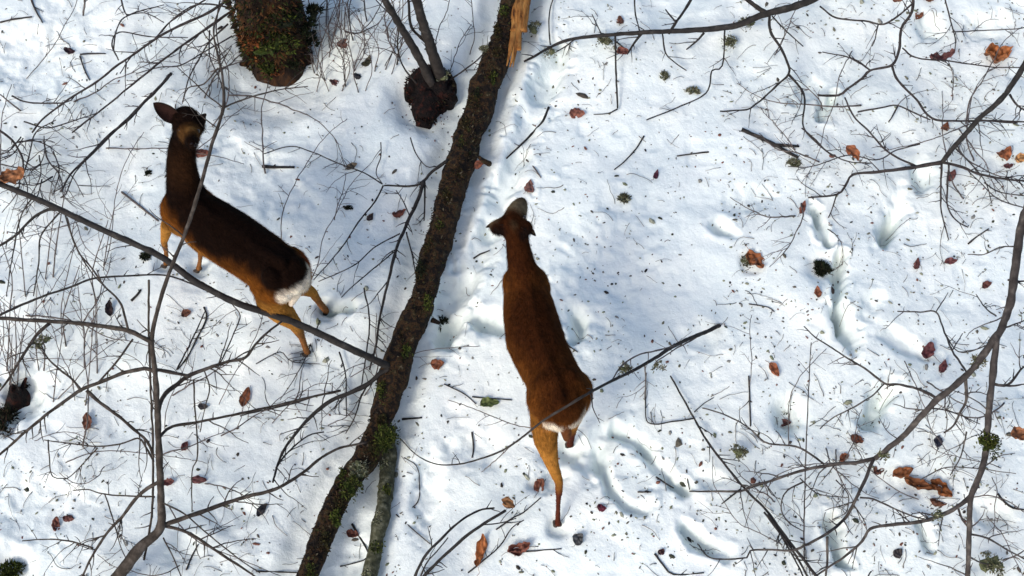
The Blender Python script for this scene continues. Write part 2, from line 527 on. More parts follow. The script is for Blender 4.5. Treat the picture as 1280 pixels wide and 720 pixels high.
for (a, b2, rx, n, cc, s) in [(480, 552, (.07, .10), 700, GREEN, 1), (447, 590, (.045, .07), 420, LICHEN, 2), (440, 612, (.05, .08), 420, GREEN, 3),
                           (525, 335, (.03, .06), 160, DARKMOSS, 4), (508, 440, (.03, .05), 120, GREEN, 5), (606, 62, (.035, .035), 220, LICHEN, 6), (584, 195, (.03, .05), 120, DARKMOSS, 7),
                           (420, 650, (.03, .05), 200, GREEN, 8), (598, 118, (.03, .05), 120, DARKMOSS, 10)]:
    v = G(a, b2, .185)
    moss_patch(log_trunk, v, rx, n, cc, s, hz=.45)
# the split, orange heartwood
sp = [(662, -60), (655, -10), (650, 15), (646, 40), (642, 64), (638, 84)]
W = []
for (a, b2), w in zip(sp, [24, 26, 26, 24, 18, 5]):
    v = G(a, b2, .175); W.append((v.x, v.y, v.z, w * .5 / scale_at(v)))
for k in range(12):
    g = Geo(); rr = random.Random(k); ox = rr.uniform(-.035, .04)
    ww = [(x + ox + rr.uniform(-.008, .008), y, z + rr.uniform(-.01, .015), r * rr.uniform(.2, .42)) for x, y, z, r in W[:rr.randint(4, 6)]]
    tube(g, catmull(ww, .02), 10, .25, 25, .6)
    new_mesh('wood_splinter', g.v, g.f, M_SPLIT, log_t)
# a few roots/stubs of side branches
for k, (pts, r0) in enumerate([([(612, 205, .12), (603, 200, .2), (598, 196, .24)], 4), ([(488, 470, .12), (478, 470, .16)], 5), ([(540, 400, .12), (549, 404, .16)], 4)]):
    branch(log_t, 'branch_stub', pts, .1, .2, r0, r0 * .6, M_LOG, 0, seed=k)

# second, thinner mossy pole
lp2 = log_path(LOG2LINE, .05, [19, 20, 20, 19, 19])
c2 = lp2[len(lp2) // 2]
pole = thing('fallen_pole', 'thin greenish grey mossy pole lying beside the lower end of the dark log', 'log', (c2[0], c2[1], c2[2] - c2[3]))
g = Geo(); tube(g, lp2, 22, .22, 30)
pole_trunk = new_mesh('trunk', g.v, g.f, M_LOG2, pole)
for k in range(6):
    q = lp2[int(len(lp2) * (k + .5) / 6)]
    moss_patch(pole_trunk, Vector((q[0] + .01 * (-1) ** k, q[1], q[2] + q[3] * .7)), (.03, .05), 170, LICHEN if k % 2 else GREEN, 50 + k, hz=.3, ln=.01)

# ------------------------------------------------------------------ mossy tree stump top left, stools
def lumpy(name, mat, parent, base, rings, segs=40, amp=.2, sc=9, seed=0, flute=0.0):
    """rings: (z, radius, dx, dy) -> rough standing trunk"""
    verts, faces = [], []
    for (z, r, dx, dy) in rings:
        for k in range(segs):
            a = 2 * math.pi * k / segs
            f = 1 + amp * mnoise.noise(Vector((math.cos(a) * 1.5, math.sin(a) * 1.5, z * 3 + seed))) * 2 + amp * .5 * mnoise.noise(Vector((math.cos(a) * sc * .6, math.sin(a) * sc * .6, z * sc + seed)))
            f += flute * math.cos(a * 5 + seed)
            verts.append(base + Vector((math.cos(a) * r * f + dx, math.sin(a) * r * f + dy, z + .02 * mnoise.noise(Vector((a * 3, z * 9, seed))))))
    n = len(rings)
    for i in range(n - 1):
        for k in range(segs):
            a, b2 = i * segs + k, i * segs + (k + 1) % segs
            faces.append((a, b2, b2 + segs, a + segs))
    verts.append(base + Vector((rings[-1][2], rings[-1][3], rings[-1][0] - .04)))
    for k in range(segs): faces.append(((n - 1) * segs + k, (n - 1) * segs + (k + 1) % segs, n * segs))
    return new_mesh(name, verts, faces, mat, parent)

tb = G(347, 66)
tree = thing('tree_stump', 'large mossy brown tree stump at the top edge left of the centre', 'tree stump', tb)
tree_trunk = lumpy('trunk', M_TREEBARK, tree, tb, [(-.15, .25, 0, 0), (0, .225, 0, 0), (.06, .215, 0, 0), (.12, .21, 0, .01), (.2, .205, 0, .01), (.3, .2, 0, .02), (.45, .2, 0, .02), (.65, .195, 0, .03), (.9, .19, 0, .03), (1.1, .17, .02, .04), (1.2, .12, .05, .04), (1.28, .05, .07, .05)], amp=.17, flute=.07, seed=3)
for k, (a, b2, z, rx, n, cols) in enumerate([(340, 50, .30, (.10, .03), 600, GREEN), (352, 28, .35, (.09, .03), 500, GREEN), (335, 68, .12, (.055, .03), 350, GREEN), (368, 12, .5, (.06, .03), 260, DARKMOSS), (385, 40, .3, (.04, .03), 220, DARKMOSS), (338, 84, .1, (.04, .025), 220, GREEN), (318, 70, .2, (.035, .02), 160, DARKMOSS)]):
    v = G(a, b2, z)
    # sit the patch on the front face of the trunk
    d = Vector((v.x - tb.x, v.y - tb.y, 0)); v = Vector((tb.x + (v.x - tb.x), tb.y - math.sqrt(max(.21 ** 2 - (v.x - tb.x) ** 2, .0004)), v.z))
    moss_patch(tree_trunk, v, (rx[0], .05), n, cols, 80 + k, hz=1.0, ln=.022, wd=.005)
RUST = [(.16, .05, .015), (.08, .025, .01), (.03, .012, .006), (.22, .09, .03)]
for k, (a, b2, z, rx, n, cols) in enumerate([(345, 92, .05, (.07, .03), 600, RUST), (308, 30, .3, (.04, .03), 380, RUST), (306, 60, .2, (.035, .03), 300, GREEN), (325, 20, .35, (.07, .03), 500, RUST),
        (388, 62, .15, (.04, .03), 350, DARKMOSS), (375, 30, .3, (.06, .03), 500, DARKMOSS), (392, 15, .4, (.04, .03), 350, DARKMOSS), (365, 82, .08, (.05, .03), 350, DARKMOSS), (320, 45, .2, (.06, .03), 500, RUST + GREEN), (355, 5, .5, (.09, .03), 500, DARKMOSS + GREEN)]):
    v = G(a, b2, z)
    v = Vector((v.x, tb.y - math.sqrt(max(.20 ** 2 - (v.x - tb.x) ** 2, .0004)), v.z))
    moss_patch(tree_trunk, v, (rx[0], .05), n, cols, 180 + k, hz=1.0, ln=.026, wd=.005)
rnd = random.Random(77); g = Geo()
for k in range(3200):
    a = rnd.uniform(math.pi, 2 * math.pi); z = rnd.uniform(0, .95)
    d = Vector((math.cos(a), math.sin(a), 0)); p = tb + d * .215 + Vector((0, 0, z))
    col = rnd.choice([(.01, .006, .004), (.04, .018, .008), (.09, .04, .014), (.008, .005, .004), (.035, .045, .01), (.012, .016, .005)])
    blades(lambda: (p, d), 1, rnd.uniform(.012, .045), rnd.uniform(.003, .007), lambda: col, rnd, g)
new_mesh('bark_flakes', g.v, g.f, M_TINT, tree_trunk, smooth=False, cols=g.c)['kind'] = 'stuff'
for k, (pts, r0) in enumerate([([(350, 72, .06), (352, 88, .03), (350, 104, -.02)], 15), ([(325, 62, .06), (312, 74, .03), (303, 82, -.02)], 10), ([(372, 66, .06), (382, 74, .02), (390, 80, -.02)], 10)]):
    branch(tree, 'root', pts, 0, 0, r0, r0 * .45, M_STUMP if k == 0 else M_TREEBARK, 0, seed=k, segs=14, rough=.3, label='reddish rotten root at the foot of the stump' if k == 0 else None)

sb = G(538, 118)
stool = thing('coppice_stool', 'low dark heart shaped root stool with two thin bare stems growing from it', 'shrub', sb)
rnd = random.Random(78); g = Geo()
for k in range(1500):
    a = rnd.uniform(0, 2 * math.pi); z = rnd.uniform(0, .13)
    d = Vector((math.cos(a), math.sin(a), .3)); p = sb + Vector((math.cos(a) * .145, math.sin(a) * .145 - .01, z))
    if rnd.random() < .45: a2 = rnd.uniform(-.06, .06); p = G(533 + rnd.gauss(0, 9), 135 + rnd.uniform(-18, 22), .07); d = Vector((0, -.3, 1))
    col = rnd.choice([(.008, .005, .004), (.012, .007, .005), (.004, .003, .003), (.05, .014, .008), (.02, .018, .008)])
    blades(lambda: (p, d), 1, rnd.uniform(.008, .024), rnd.uniform(.003, .007), lambda: col, rnd, g)
new_mesh('bark_flakes', g.v, g.f, M_TINT, stool, smooth=False, cols=g.c)['kind'] = 'stuff'
lumpy('root_base', M_STUMP, stool, sb, [(-.12, .15, 0, 0), (-.02, .145, -.005, -.03), (.04, .14, 0, -.01), (.09, .13, 0, .01), (.13, .11, .01, .03), (.16, .07, .02, .04)], amp=.16, flute=.07, seed=11)
branch(stool, 'root', [(535, 125, .05), (532, 142, .05), (529, 160, -.01)], 0, 0, 19, 9, M_STUMP, 0, segs=16, rough=.3)
branch(stool, 'root', [(556, 112, .1), (561, 122, .05), (560, 134, -.01)], 0, 0, 12, 7, M_STUMP, 0, seed=2, segs=16, rough=.3)
branch(stool, 'root', [(520, 108, .1), (514, 114, .03), (511, 128, -.01)], 0, 0, 10, 5, M_STUMP, 0, seed=3, segs=14, rough=.3)
stems(stool, 'stem', [
    ([(541, 108, .12), (527, 78, .28), (508, 45, .5), (492, 18, .7), (478, -6, .9), (462, -40, 1.2), (450, -80, 1.6)], 0, 0, 6.0, 3, 3),
    ([(553, 100, .12), (545, 78, .25), (533, 42, .45), (523, 8, .7), (515, -25, 1.0), (505, -80, 1.5)], 0, 0, 8, 4, 3),
    ([(550, 98, .12), (538, 60, .35), (515, 35, .5), (511, 5, .75), (508, -40, 1.1)], 0, 0, 2.5, 1.2, 2),
    ([(562, 100, .1), (580, 88, .12), (600, 72, .16), (612, 55, .2)], 0, 0, 1.2, .7, 2),
    ([(524, 108, .1), (505, 85, .2), (497, 60, .3), (496, 30, .5), (470, 0, .7)], 0, 0, 1.2, .7, 3),
], M_STEM, wig=.4)
v = G(556, 96, .16); moss_patch(stool, v, .04, 150, LICHEN, 301, hz=.4)

# rotten dark stub at the left edge
lb = G(20, 500)
stub = thing('rotten_stub', 'small black and brown rotten stub in a hollow at the left edge', 'tree stump', lb)
lumpy('trunk', M_STUMP, stub, lb, [(-.08, .085, 0, 0), (0, .08, 0, 0), (.05, .05, .01, 0), (.11, .035, .02, .01), (.14, .015, .03, .01)], segs=20, amp=.25, seed=5)
branch(stub, 'root', [(20, 500, .05), (28, 485, .06), (33, 472, .04)], 0, 0, 5, 2, M_STUMP, 0, segs=10, rough=.3)
for q_ in ((12, 522), (4, 540), (30, 478), (2, 520)):
    moss_patch(stub, G(q_[0], q_[1], -.01), (.06, .07), 300, DARKMOSS + [(.03, .016, .01), (.05, .03, .02)], 700 + q_[0], hz=.4, ln=.03)
branch(stub, 'root', [(16, 505, .03), (8, 520, .0), (2, 535, -.01)], 0, 0, 6, 3, M_STUMP, 0, segs=10, rough=.3)

# ------------------------------------------------------------------ left sapling
ap = G(112, 775)
sap = thing('bare_sapling', 'bare young tree rising from the bottom left corner past the left deer', 'tree', ap)
branch(sap, 'trunk', [(112, 775, -.04, 9), (135, 742, .05, 8.5), (152, 715, .15, 8), (175, 685, .25, 7.2), (200, 660, .35, 5.6), (201, 620, .5, 4.6), (199, 570, .65, 4.3), (197, 520, .8, 4.0), (194, 470, .95, 3.4), (190, 425, 1.1, 2.9), (196, 390, 1.2, 2.6), (212, 340, 1.32, 2.5), (232, 290, 1.4, 2.4), (250, 235, 1.5, 2.3), (265, 180, 1.6, 2.1), (279, 135, 1.66, 2.0), (278, 95, 1.7, 1.5), (270, 60, 1.75, 1.3), (268, 30, 1.8, 1.1), (284, -10, 1.85, .8)], 0, 0, 10, 1.6, M_SAPLING, 5, wig=.5, segs=10)
stems(sap, 'branch', [
    ([(192, 428), (178, 422), (160, 413), (110, 405), (50, 401), (-5, 397), (-40, 392)], 1.1, 1.25, 3.0, 2.2, 4),
    ([(62, 404), (45, 420), (25, 450), (10, 475), (-6, 495)], 1.18, 1.1, 2.4, 1.2, 2),
    ([(160, 412), (155, 392), (148, 375), (130, 357), (115, 335), (100, 318), (90, 295), (84, 272)], 1.13, 1.3, 1.6, .8, 2),
    ([(194, 465), (182, 461), (155, 466), (125, 478), (100, 488), (72, 508), (40, 533), (15, 555), (-8, 575)], .97, .8, 2.8, 1.5, 6),
    ([(166, 424), (155, 440), (143, 456), (122, 479)], 1.1, .98, 1.4, 1.3, 1),
    ([(102, 489), (90, 474), (75, 462), (60, 448), (52, 432)], .9, .85, 1.8, .8, 3),
    ([(108, 488), (125, 503), (148, 520), (168, 537), (184, 552), (192, 572)], .88, .62, 2.2, 1.6, 3),
    ([(197, 516), (200, 505), (207, 492), (222, 480), (235, 470), (255, 462), (285, 452), (307, 447), (320, 430), (335, 415), (352, 402)], .81, .75, 3.2, 1.2, 6),
    ([(194, 462), (212, 465), (235, 470)], .97, .88, 2.4, 2.2, 0),
    ([(198, 550), (204, 541), (216, 533), (250, 527), (300, 517), (345, 507), (385, 497), (425, 488)], .71, .4, 2.0, 1.2, 5),
    ([(199, 602), (185, 610), (168, 625), (155, 643), (135, 665), (117, 692), (102, 722)], .55, .2, 2.6, 1.2, 5),
    ([(116, 685), (90, 677), (60, 674), (28, 676)], .3, .1, 1.2, .7, 4),
    ([(203, 657), (232, 647), (280, 630), (312, 620), (345, 611), (375, 594), (402, 572), (425, 560), (458, 553)], .35, .25, 3.2, 1.4, 7),
    ([(205, 657), (235, 666), (270, 688), (300, 708), (330, 728)], .35, .1, 2.3, 1.2, 3),
    ([(203, 628), (230, 642), (260, 668), (300, 700), (325, 716)], .5, .1, 1.1, .7, 2),
    ([(204, 672), (218, 700), (228, 724)], .3, .1, 1, .7, 1),
    ([(186, 350), (186, 420), (189, 500), (191, 560), (190, 640), (180, 700)], 1.2, .1, 1.4, 1.5, 2),
    ([(242, 475), (243, 500), (245, 525), (247, 570), (240, 590), (240, 640)], .6, .05, 1.2, .7, 2),
    ([(221, 462), (235, 435), (247, 410), (257, 388)], .9, .7, 1.2, .7, 2),
    ([(272, 460), (282, 440), (292, 418), (300, 395), (290, 380)], .8, .6, 1.0, .7, 3),
    ([(255, 462), (262, 485), (256, 510), (250, 540)], .7, .4, .9, .6, 2),
    ([(192, 577), (182, 558), (172, 548), (150, 555), (120, 558), (85, 554), (55, 550)], .6, .3, 1.3, .7, 4),
    ([(122, 560), (108, 575), (92, 592), (80, 600)], .4, .15, 1, .6, 3),
    ([(60, 550), (62, 575), (66, 596), (85, 598)], .35, .1, 1, .6, 2),
    ([(193, 621), (165, 620), (132, 618), (110, 612), (92, 613)], .5, .2, 1.2, .7, 3),
    ([(131, 618), (140, 645), (150, 680), (158, 700)], .4, .1, 1, .6, 2),
    ([(279, 135), (295, 128), (318, 120), (350, 112), (385, 108)], 1.66, 1.6, 1.3, .6, 5),
    ([(277, 133), (258, 118), (240, 100), (222, 84)], 1.66, 1.6, 1.0, .6, 2),
    ([(272, 160), (258, 150), (245, 138)], 1.62, 1.6, .9, .6, 1),
    ([(273, 85), (255, 105), (235, 110), (228, 130)], 1.7, 1.55, 1.1, .6, 2),
], M_SAPLING)
for (a, b2) in ((47, 433), (55, 426)):
    moss_patch(sap, G(a, b2, .84), .03, 110, LICHEN, a, name='lichen_tuft', hz=.8)

# big dark stick leaning on the log
kb = G(485, 458, .2)
stick = thing('leaning_stick', 'long straight dark stick leaning from the log across the left deer legs', 'stick', kb)
branch(stick, 'stem', [(488, 459, .17), (430, 432, .42), (370, 404, .50), (300, 380, .54), (262, 362, .56), (238, 348, .58), (200, 320, .62), (130, 288, .7), (60, 255, .8), (5, 232, .85), (-40, 215, .9), (-170, 165, 0)], 0, 0, 4.6, 3.2, M_STICK, 4, segs=10, wig=.3)
stems(stick, 'branch', [
    ([(80, 263), (60, 262), (42, 272), (22, 292), (0, 307), (-15, 316)], .77, .55, 2.2, 1.4, 3),
    ([(78, 262), (58, 285), (50, 300), (48, 330), (42, 370)], .77, .4, 1.2, .8, 3),
    ([(40, 248), (30, 262), (22, 285), (14, 330), (8, 370)], .8, .3, 1.0, .7, 3),
    ([(-5, 396), (25, 382), (55, 370), (88, 359), (118, 348), (160, 345), (205, 344), (235, 353), (255, 362)], .5, .57, 1.7, 1.0, 3),
    ([(80, 262), (88, 290), (100, 318), (118, 345), (135, 362)], .76, .45, 1.1, .7, 2),
], M_STICK)

# ------------------------------------------------------------------ brush at the top left
bb = G(285, 40)
brush = thing('twiggy_shrub', 'bare twiggy shrub with long thin straight shoots left of the mossy stump', 'shrub', bb)
stems(brush, 'shoot', [
    ([(298, -10), (262, 15), (225, 32), (200, 45), (170, 66), (145, 83), (120, 103), (95, 118), (72, 134), (52, 150), (40, 166)], .5, .12, 1.9, 1.1, 6),
    ([(292, 12), (262, 33), (235, 52), (210, 70), (185, 90), (160, 110), (135, 131), (110, 150), (90, 166)], .35, .1, 1.7, 1.0, 6),
    ([(214, 92), (198, 110), (178, 130), (155, 153), (135, 170), (110, 196), (88, 218), (76, 240)], .12, .25, 2.1, 1.2, 4),
    ([(190, 116), (166, 145), (142, 166), (118, 190), (95, 214), (82, 244)], .1, .2, 1.2, .8, 3),
    ([(288, 10), (262, 5), (240, 8), (215, 25), (200, 42)], .4, .3, 1.2, .7, 4),
    ([(285, 30), (262, 52), (248, 75), (236, 98), (228, 128)], .3, .1, 1.2, .7, 3),
    ([(270, -8), (240, 10), (212, 28), (190, 52), (165, 70), (150, 92)], .45, .2, 1.1, .7, 5),
    ([(275, 0), (270, 35), (275, 70), (272, 110)], .4, .1, 1.0, .6, 4),
    ([(290, 45), (255, 65), (225, 82), (200, 84), (170, 92)], .2, .05, 1.0, .6, 3),
    ([(150, -5), (158, 18), (170, 15), (205, 6)], .15, .05, 1.1, .6, 3),
    ([(142, 62), (145, 40), (155, 22), (180, 16), (205, 28)], .15, .06, 1.0, .6, 3),
    ([(148, 75), (140, 55), (150, 40), (190, 46), (235, 47)], .1, .06, 1.0, .6, 3),
    ([(262, 38), (262, 70), (275, 100), (282, 130)], .2, .1, 1.0, .6, 4),
], M_TWIG)
b2_ = G(410, 60)
brush2 = thing('wiry_shrub', 'pale wiry tuft of bare shoots between the mossy stump and the root stool', 'shrub', b2_)
rr = random.Random(8); rows = []
for k in range(34):
    x = rr.uniform(385, 500); y = rr.uniform(20, 118)
    rows.append(([(x, y, .0), (x + rr.uniform(-14, 14), y - 35, .12), (x + rr.uniform(-35, 40), y - rr.uniform(60, 110), .3)], 0, 0, rr.uniform(.5, .9), .4, 2))
stems(brush2, 'shoot', rows, M_TWIGPALE)
wr = G(30, 215)
brush3 = thing('thin_shrub', 'tangle of thin bare shoots at the left edge above the leaning stick', 'shrub', wr)
rr = random.Random(18)
rows = [([(-5, 160), (15, 175), (27, 195), (30, 215)], .2, .1, 1.8, 1.0, 4), ([(30, 215), (38, 190), (45, 165), (70, 150)], .1, .15, 1.1, .7, 4), ([(55, 178), (60, 200), (75, 220), (80, 250)], .1, .2, 1.1, .7, 4),
        ([(30, 152), (60, 160), (95, 150), (125, 140)], .1, .1, 1.0, .6, 3), ([(15, 120), (35, 128), (82, 128), (95, 118)], .08, .1, 1.2, .7, 3), ([(0, 205), (40, 212), (55, 195), (55, 170)], .1, .1, .9, .6, 3)]
for k in range(12):
    x = rr.uniform(5, 95); y = rr.uniform(150, 240); a = rr.uniform(0, 3.14)
    rows.append(([(x, y, .03), (x + 25 * math.cos(a), y + 25 * math.sin(a), .12), (x + 55 * math.cos(a + .3), y + 55 * math.sin(a + .3), .03)], 0, 0, rr.uniform(.7, 1.1), .5, 3))
stems(brush3, 'shoot', rows, M_TWIG)
bl = G(40, 350)
brush4 = thing('upright_shrub', 'faint upright bare shoots at the left edge below the leaning stick', 'shrub', bl)
rows = []
for k in range(22):
    x = rr.uniform(-5, 130); y = rr.uniform(330, 520)
    rows.append(([(x, y, .0), (x + rr.uniform(-6, 8), y - 40, .12), (x + rr.uniform(-14, 20), y - rr.uniform(70, 120), .3)], 0, 0, rr.uniform(.6, 1.1), .5, 2))
stems(brush4, 'shoot', rows, M_TWIGPALE)

# twigs growing from the log towards the left
lt = G(556, 204, .1)
lsh = thing('broken_limb', 'dark forked twig limb lying against the left side of the log above the middle', 'branch', lt)
stems(lsh, 'branch', [
    ([(560, 200, .2), (540, 215, .16), (530, 226, .13), (518, 232, .1), (480, 232, .06)], 0, 0, 2.4, 1.0, 2),
    ([(530, 226), (523, 248), (512, 272), (505, 288), (495, 312), (487, 345), (481, 370), (474, 402), (470, 432), (462, 462)], .13, .06, 2.6, 1.1, 8),
    ([(531, 228), (531, 250), (530, 276)], .13, .04, 1.3, .9, 1),
    ([(478, 230), (455, 216), (425, 205), (390, 190), (362, 183), (328, 193)], .06, .03, .9, .6, 4),
    ([(479, 232), (470, 250), (450, 275), (425, 312), (392, 350)], .05, .03, 1.1, .7, 3),
    ([(492, 315), (462, 340), (432, 366), (420, 380)], .1, .03, .9, .6, 2),
    ([(500, 292), (470, 308), (440, 333), (398, 352)], .1, .03, .9, .6, 3),
    ([(513, 172), (520, 192), (533, 208), (545, 208)], .05, .05, .9, .6, 1),
    ([(476, 178), (476, 195), (470, 215), (478, 230)], .05, .05, .8, .5, 1),
    ([(508, 290), (515, 318), (520, 345)], .1, .05, 1.1, .7, 2),
    ([(512, 270), (503, 250), (495, 238)], .1, .05, .9, .6, 2),
], M_STICK)
lt = G(488, 462, .1)
lsh = thing('forked_branch', 'dark forked branch curving down left from the log just below the leaning stick', 'branch', lt)
stems(lsh, 'branch', [
    ([(490, 461, .18), (476, 466, .18), (460, 480, .16), (440, 490, .15), (415, 500, .13), (395, 515, .12), (375, 535, .11), (355, 562, .1), (346, 585, .1), (341, 603, .12)], 0, 0, 3.4, 1.4, 5),
    ([(426, 488), (392, 496), (355, 507), (320, 515), (300, 520)], .1, .05, 1.5, .9, 4),
    ([(462, 476), (452, 495), (443, 522), (432, 542)], .15, .03, 1.2, .7, 3),
    ([(455, 360), (462, 400), (458, 440), (452, 482)], .05, .12, 1.1, .8, 3),
    ([(424, 440), (432, 470), (433, 520)], .03, .03, 1.1, .7, 3),
    ([(345, 585), (360, 565), (385, 545), (405, 540)], .08, .04, 1.2, .8, 3),
    ([(400, 400), (385, 440), (370, 470), (350, 500)], .03, .03, .8, .5, 4),
    ([(320, 455), (350, 440), (365, 452), (400, 455)], .03, .03, .8, .5, 4),
], M_STICK)

# ------------------------------------------------------------------ top branch, right of the log
tbz = G(860, 38, .1)
top = thing('fallen_branch', 'long dark fallen branch along the top edge with hanging side twigs and lichen', 'branch', tbz)
branch(top, 'stem', [(1120, -60, .02), (1060, -28, .25), (1020, -3, .25), (990, 9, .24), (955, 18, .22), (925, 30, .2), (900, 35, .18), (860, 38, .16), (800, 41, .14), (745, 45, .11), (710, 50, .08), (690, 58, .06), (672, 68, .04), (655, 77, .02)], 0, 0, 6.0, 1.3, M_STICK, 6, segs=10)
stems(top, 'side_branch', [
    ([(962, 20), (963, 40), (976, 60), (984, 78), (986, 92), (972, 106), (957, 120), (945, 130), (933, 137), (900, 139)], .2, .03, 1.9, .9, 3),
    ([(985, 92), (1002, 112), (1006, 128), (1004, 158), (1020, 178), (1040, 195)], .1, .06, 1.5, .8, 2),
    ([(958, 17), (942, 6), (920, -12)], .22, .3, 3.2, 2.2, 1),
    ([(870, -10), (855, 14), (845, 28), (836, 42)], .2, .16, 1.9, 1.6, 1),
    ([(845, 28), (832, 12)], .18, .1, 1.3, .8, 0),
    ([(802, 42), (792, 55), (784, 68)], .13, .03, 1.8, .9, 2),
    ([(828, 42), (832, 66), (843, 78), (858, 88)], .13, .02, 1.1, .7, 1),
    ([(880, 41), (870, 52), (858, 62)], .15, .02, 1.6, .8, 1),
    ([(688, 56), (686, 30), (688, 10), (695, -10)], .05, .02, 1.0, .7, 1),
    ([(769, 44), (770, 90), (772, 135)], .11, .02, 1.3, 1.1, 0),
    ([(772, 136), (760, 142), (742, 143)], .02, .01, .9, .6, 0),
    ([(906, 36), (903, 82), (890, 88), (887, 108), (878, 120), (850, 133), (808, 150)], .15, .01, 1.1, .8, 2),
    ([(793, -10), (794, 15), (798, 32), (800, 42)], .12, .13, 1.1, .8, 0),
    ([(965, 20), (984, 40), (1004, 58)], .2, .03, 1.0, .7, 2),
    ([(720, 48), (704, 60), (690, 68)], .07, .01, .9, .6, 2),
    ([(752, 44), (745, 28), (740, 18)], .1, .05, .9, .6, 1),
], M_STICK)
for k, (a, b2, r, n) in enumerate([(755, 52, .05, 230), (912, 53, .05, 300), (934, 30, .05, 200), (688, 66, .035, 130), (668, 36, .05, 200)]):
    moss_patch(top, G(a, b2, .04 if b2 > 32 else .08), r, n, LICHEN, 400 + k, name='lichen_tuft', hz=.7)

# ------------------------------------------------------------------ right hand growth
rb = G(1325, 150)
ru = thing('bare_shrub', 'bare shrub reaching in from the upper right edge with fine arching twigs', 'shrub', rb)
branch(ru, 'stem', [(1325, 150, -.02), (1312, 100, .3), (1292, 68, .5), (1272, 95, .46), (1257, 117, .42), (1243, 132, .4), (1225, 147, .36), (1205, 170, .3), (1190, 187, .26), (1178, 203, .2)], 0, 0, 4.2, 3.0, M_STICK, 4, segs=9)
stems(ru, 'branch', [
    ([(1178, 203), (1148, 208), (1120, 212), (1095, 215), (1066, 218), (1057, 232), (1046, 243), (1010, 247)], .2, .05, 2.8, 1.0, 4),
    ([(1046, 243), (1040, 262), (1030, 282)], .08, .01, 1, .6, 1),
    ([(1178, 203), (1200, 208), (1222, 217), (1252, 223), (1290, 228)], .2, .1, 1.9, 1.1, 5),
    ([(1145, 208), (1110, 190), (1085, 163), (1067, 145), (1056, 122)], .15, .12, 1.4, 1.0, 3),
    ([(1022, 119), (1048, 119), (1058, 112), (1078, 98), (1088, 88), (1115, 81), (1124, 62), (1127, 35), (1140, 15), (1141, -12)], .05, .3, 1.5, 1.8, 4),
    ([(1115, 82), (1122, 100), (1145, 124), (1165, 148), (1200, 151), (1245, 151), (1290, 153)], .15, .15, 1.6, 1.0, 4),
    ([(1088, 88), (1065, 73), (1028, 65)], .13, .03, 1.2, .7, 3),
    ([(1072, 140), (1100, 135), (1122, 132), (1145, 142), (1163, 150)], .05, .15, 1.2, .9, 2),
    ([(1122, 133), (1117, 143), (1111, 152)], .05, .02, 1.2, .8, 0),
    ([(1177, 206), (1176, 258), (1182, 285), (1186, 300)], .2, .02, 1.4, .7, 3),
    ([(1186, 206), (1184, 254), (1195, 275), (1210, 284)], .2, .02, 1.4, .8, 1),
    ([(1195, 186), (1214, 205), (1232, 228), (1240, 255)], .25, .04, 1.0, .6, 3),
    ([(1262, 118), (1272, 132), (1290, 142)], .42, .4, 1.6, 1.0, 2),
    ([(1025, 8), (1045, 22), (1080, 26), (1105, 30), (1125, 18), (1141, 4)], .04, .28, 1.1, 1.2, 3),
    ([(1098, 30), (1094, 48), (1090, 58)], .2, .1, 1.0, .6, 1),
    ([(1180, -6), (1188, 25), (1194, 48), (1193, 66)], .1, .03, 1.0, .7, 2),
    ([(1128, 60), (1145, 72), (1190, 77), (1245, 84), (1290, 84)], .2, .2, 1.0, .7, 6),
    ([(1190, 40), (1230, 38), (1270, 36), (1290, 32)], .05, .1, .8, .6, 2),
    ([(1002, 160), (1020, 175), (1035, 190), (1060, 202), (1090, 204)], .1, .12, 1.0, .7, 4),
    ([(1225, 150), (1245, 152), (1272, 154)], .3, .2, 1.2, .8, 3),
    ([(1150, 180), (1120, 188), (1095, 200), (1060, 194), (1015, 208), (985, 208)], .12, .03, .9, .6, 4),
    ([(1230, 228), (1250, 240), (1290, 246)], .06, .05, .9, .6, 3),
    ([(1290, 262), (1250, 250), (1225, 228), (1205, 208)], .06, .15, .9, .6, 3),
], M_TWIG)

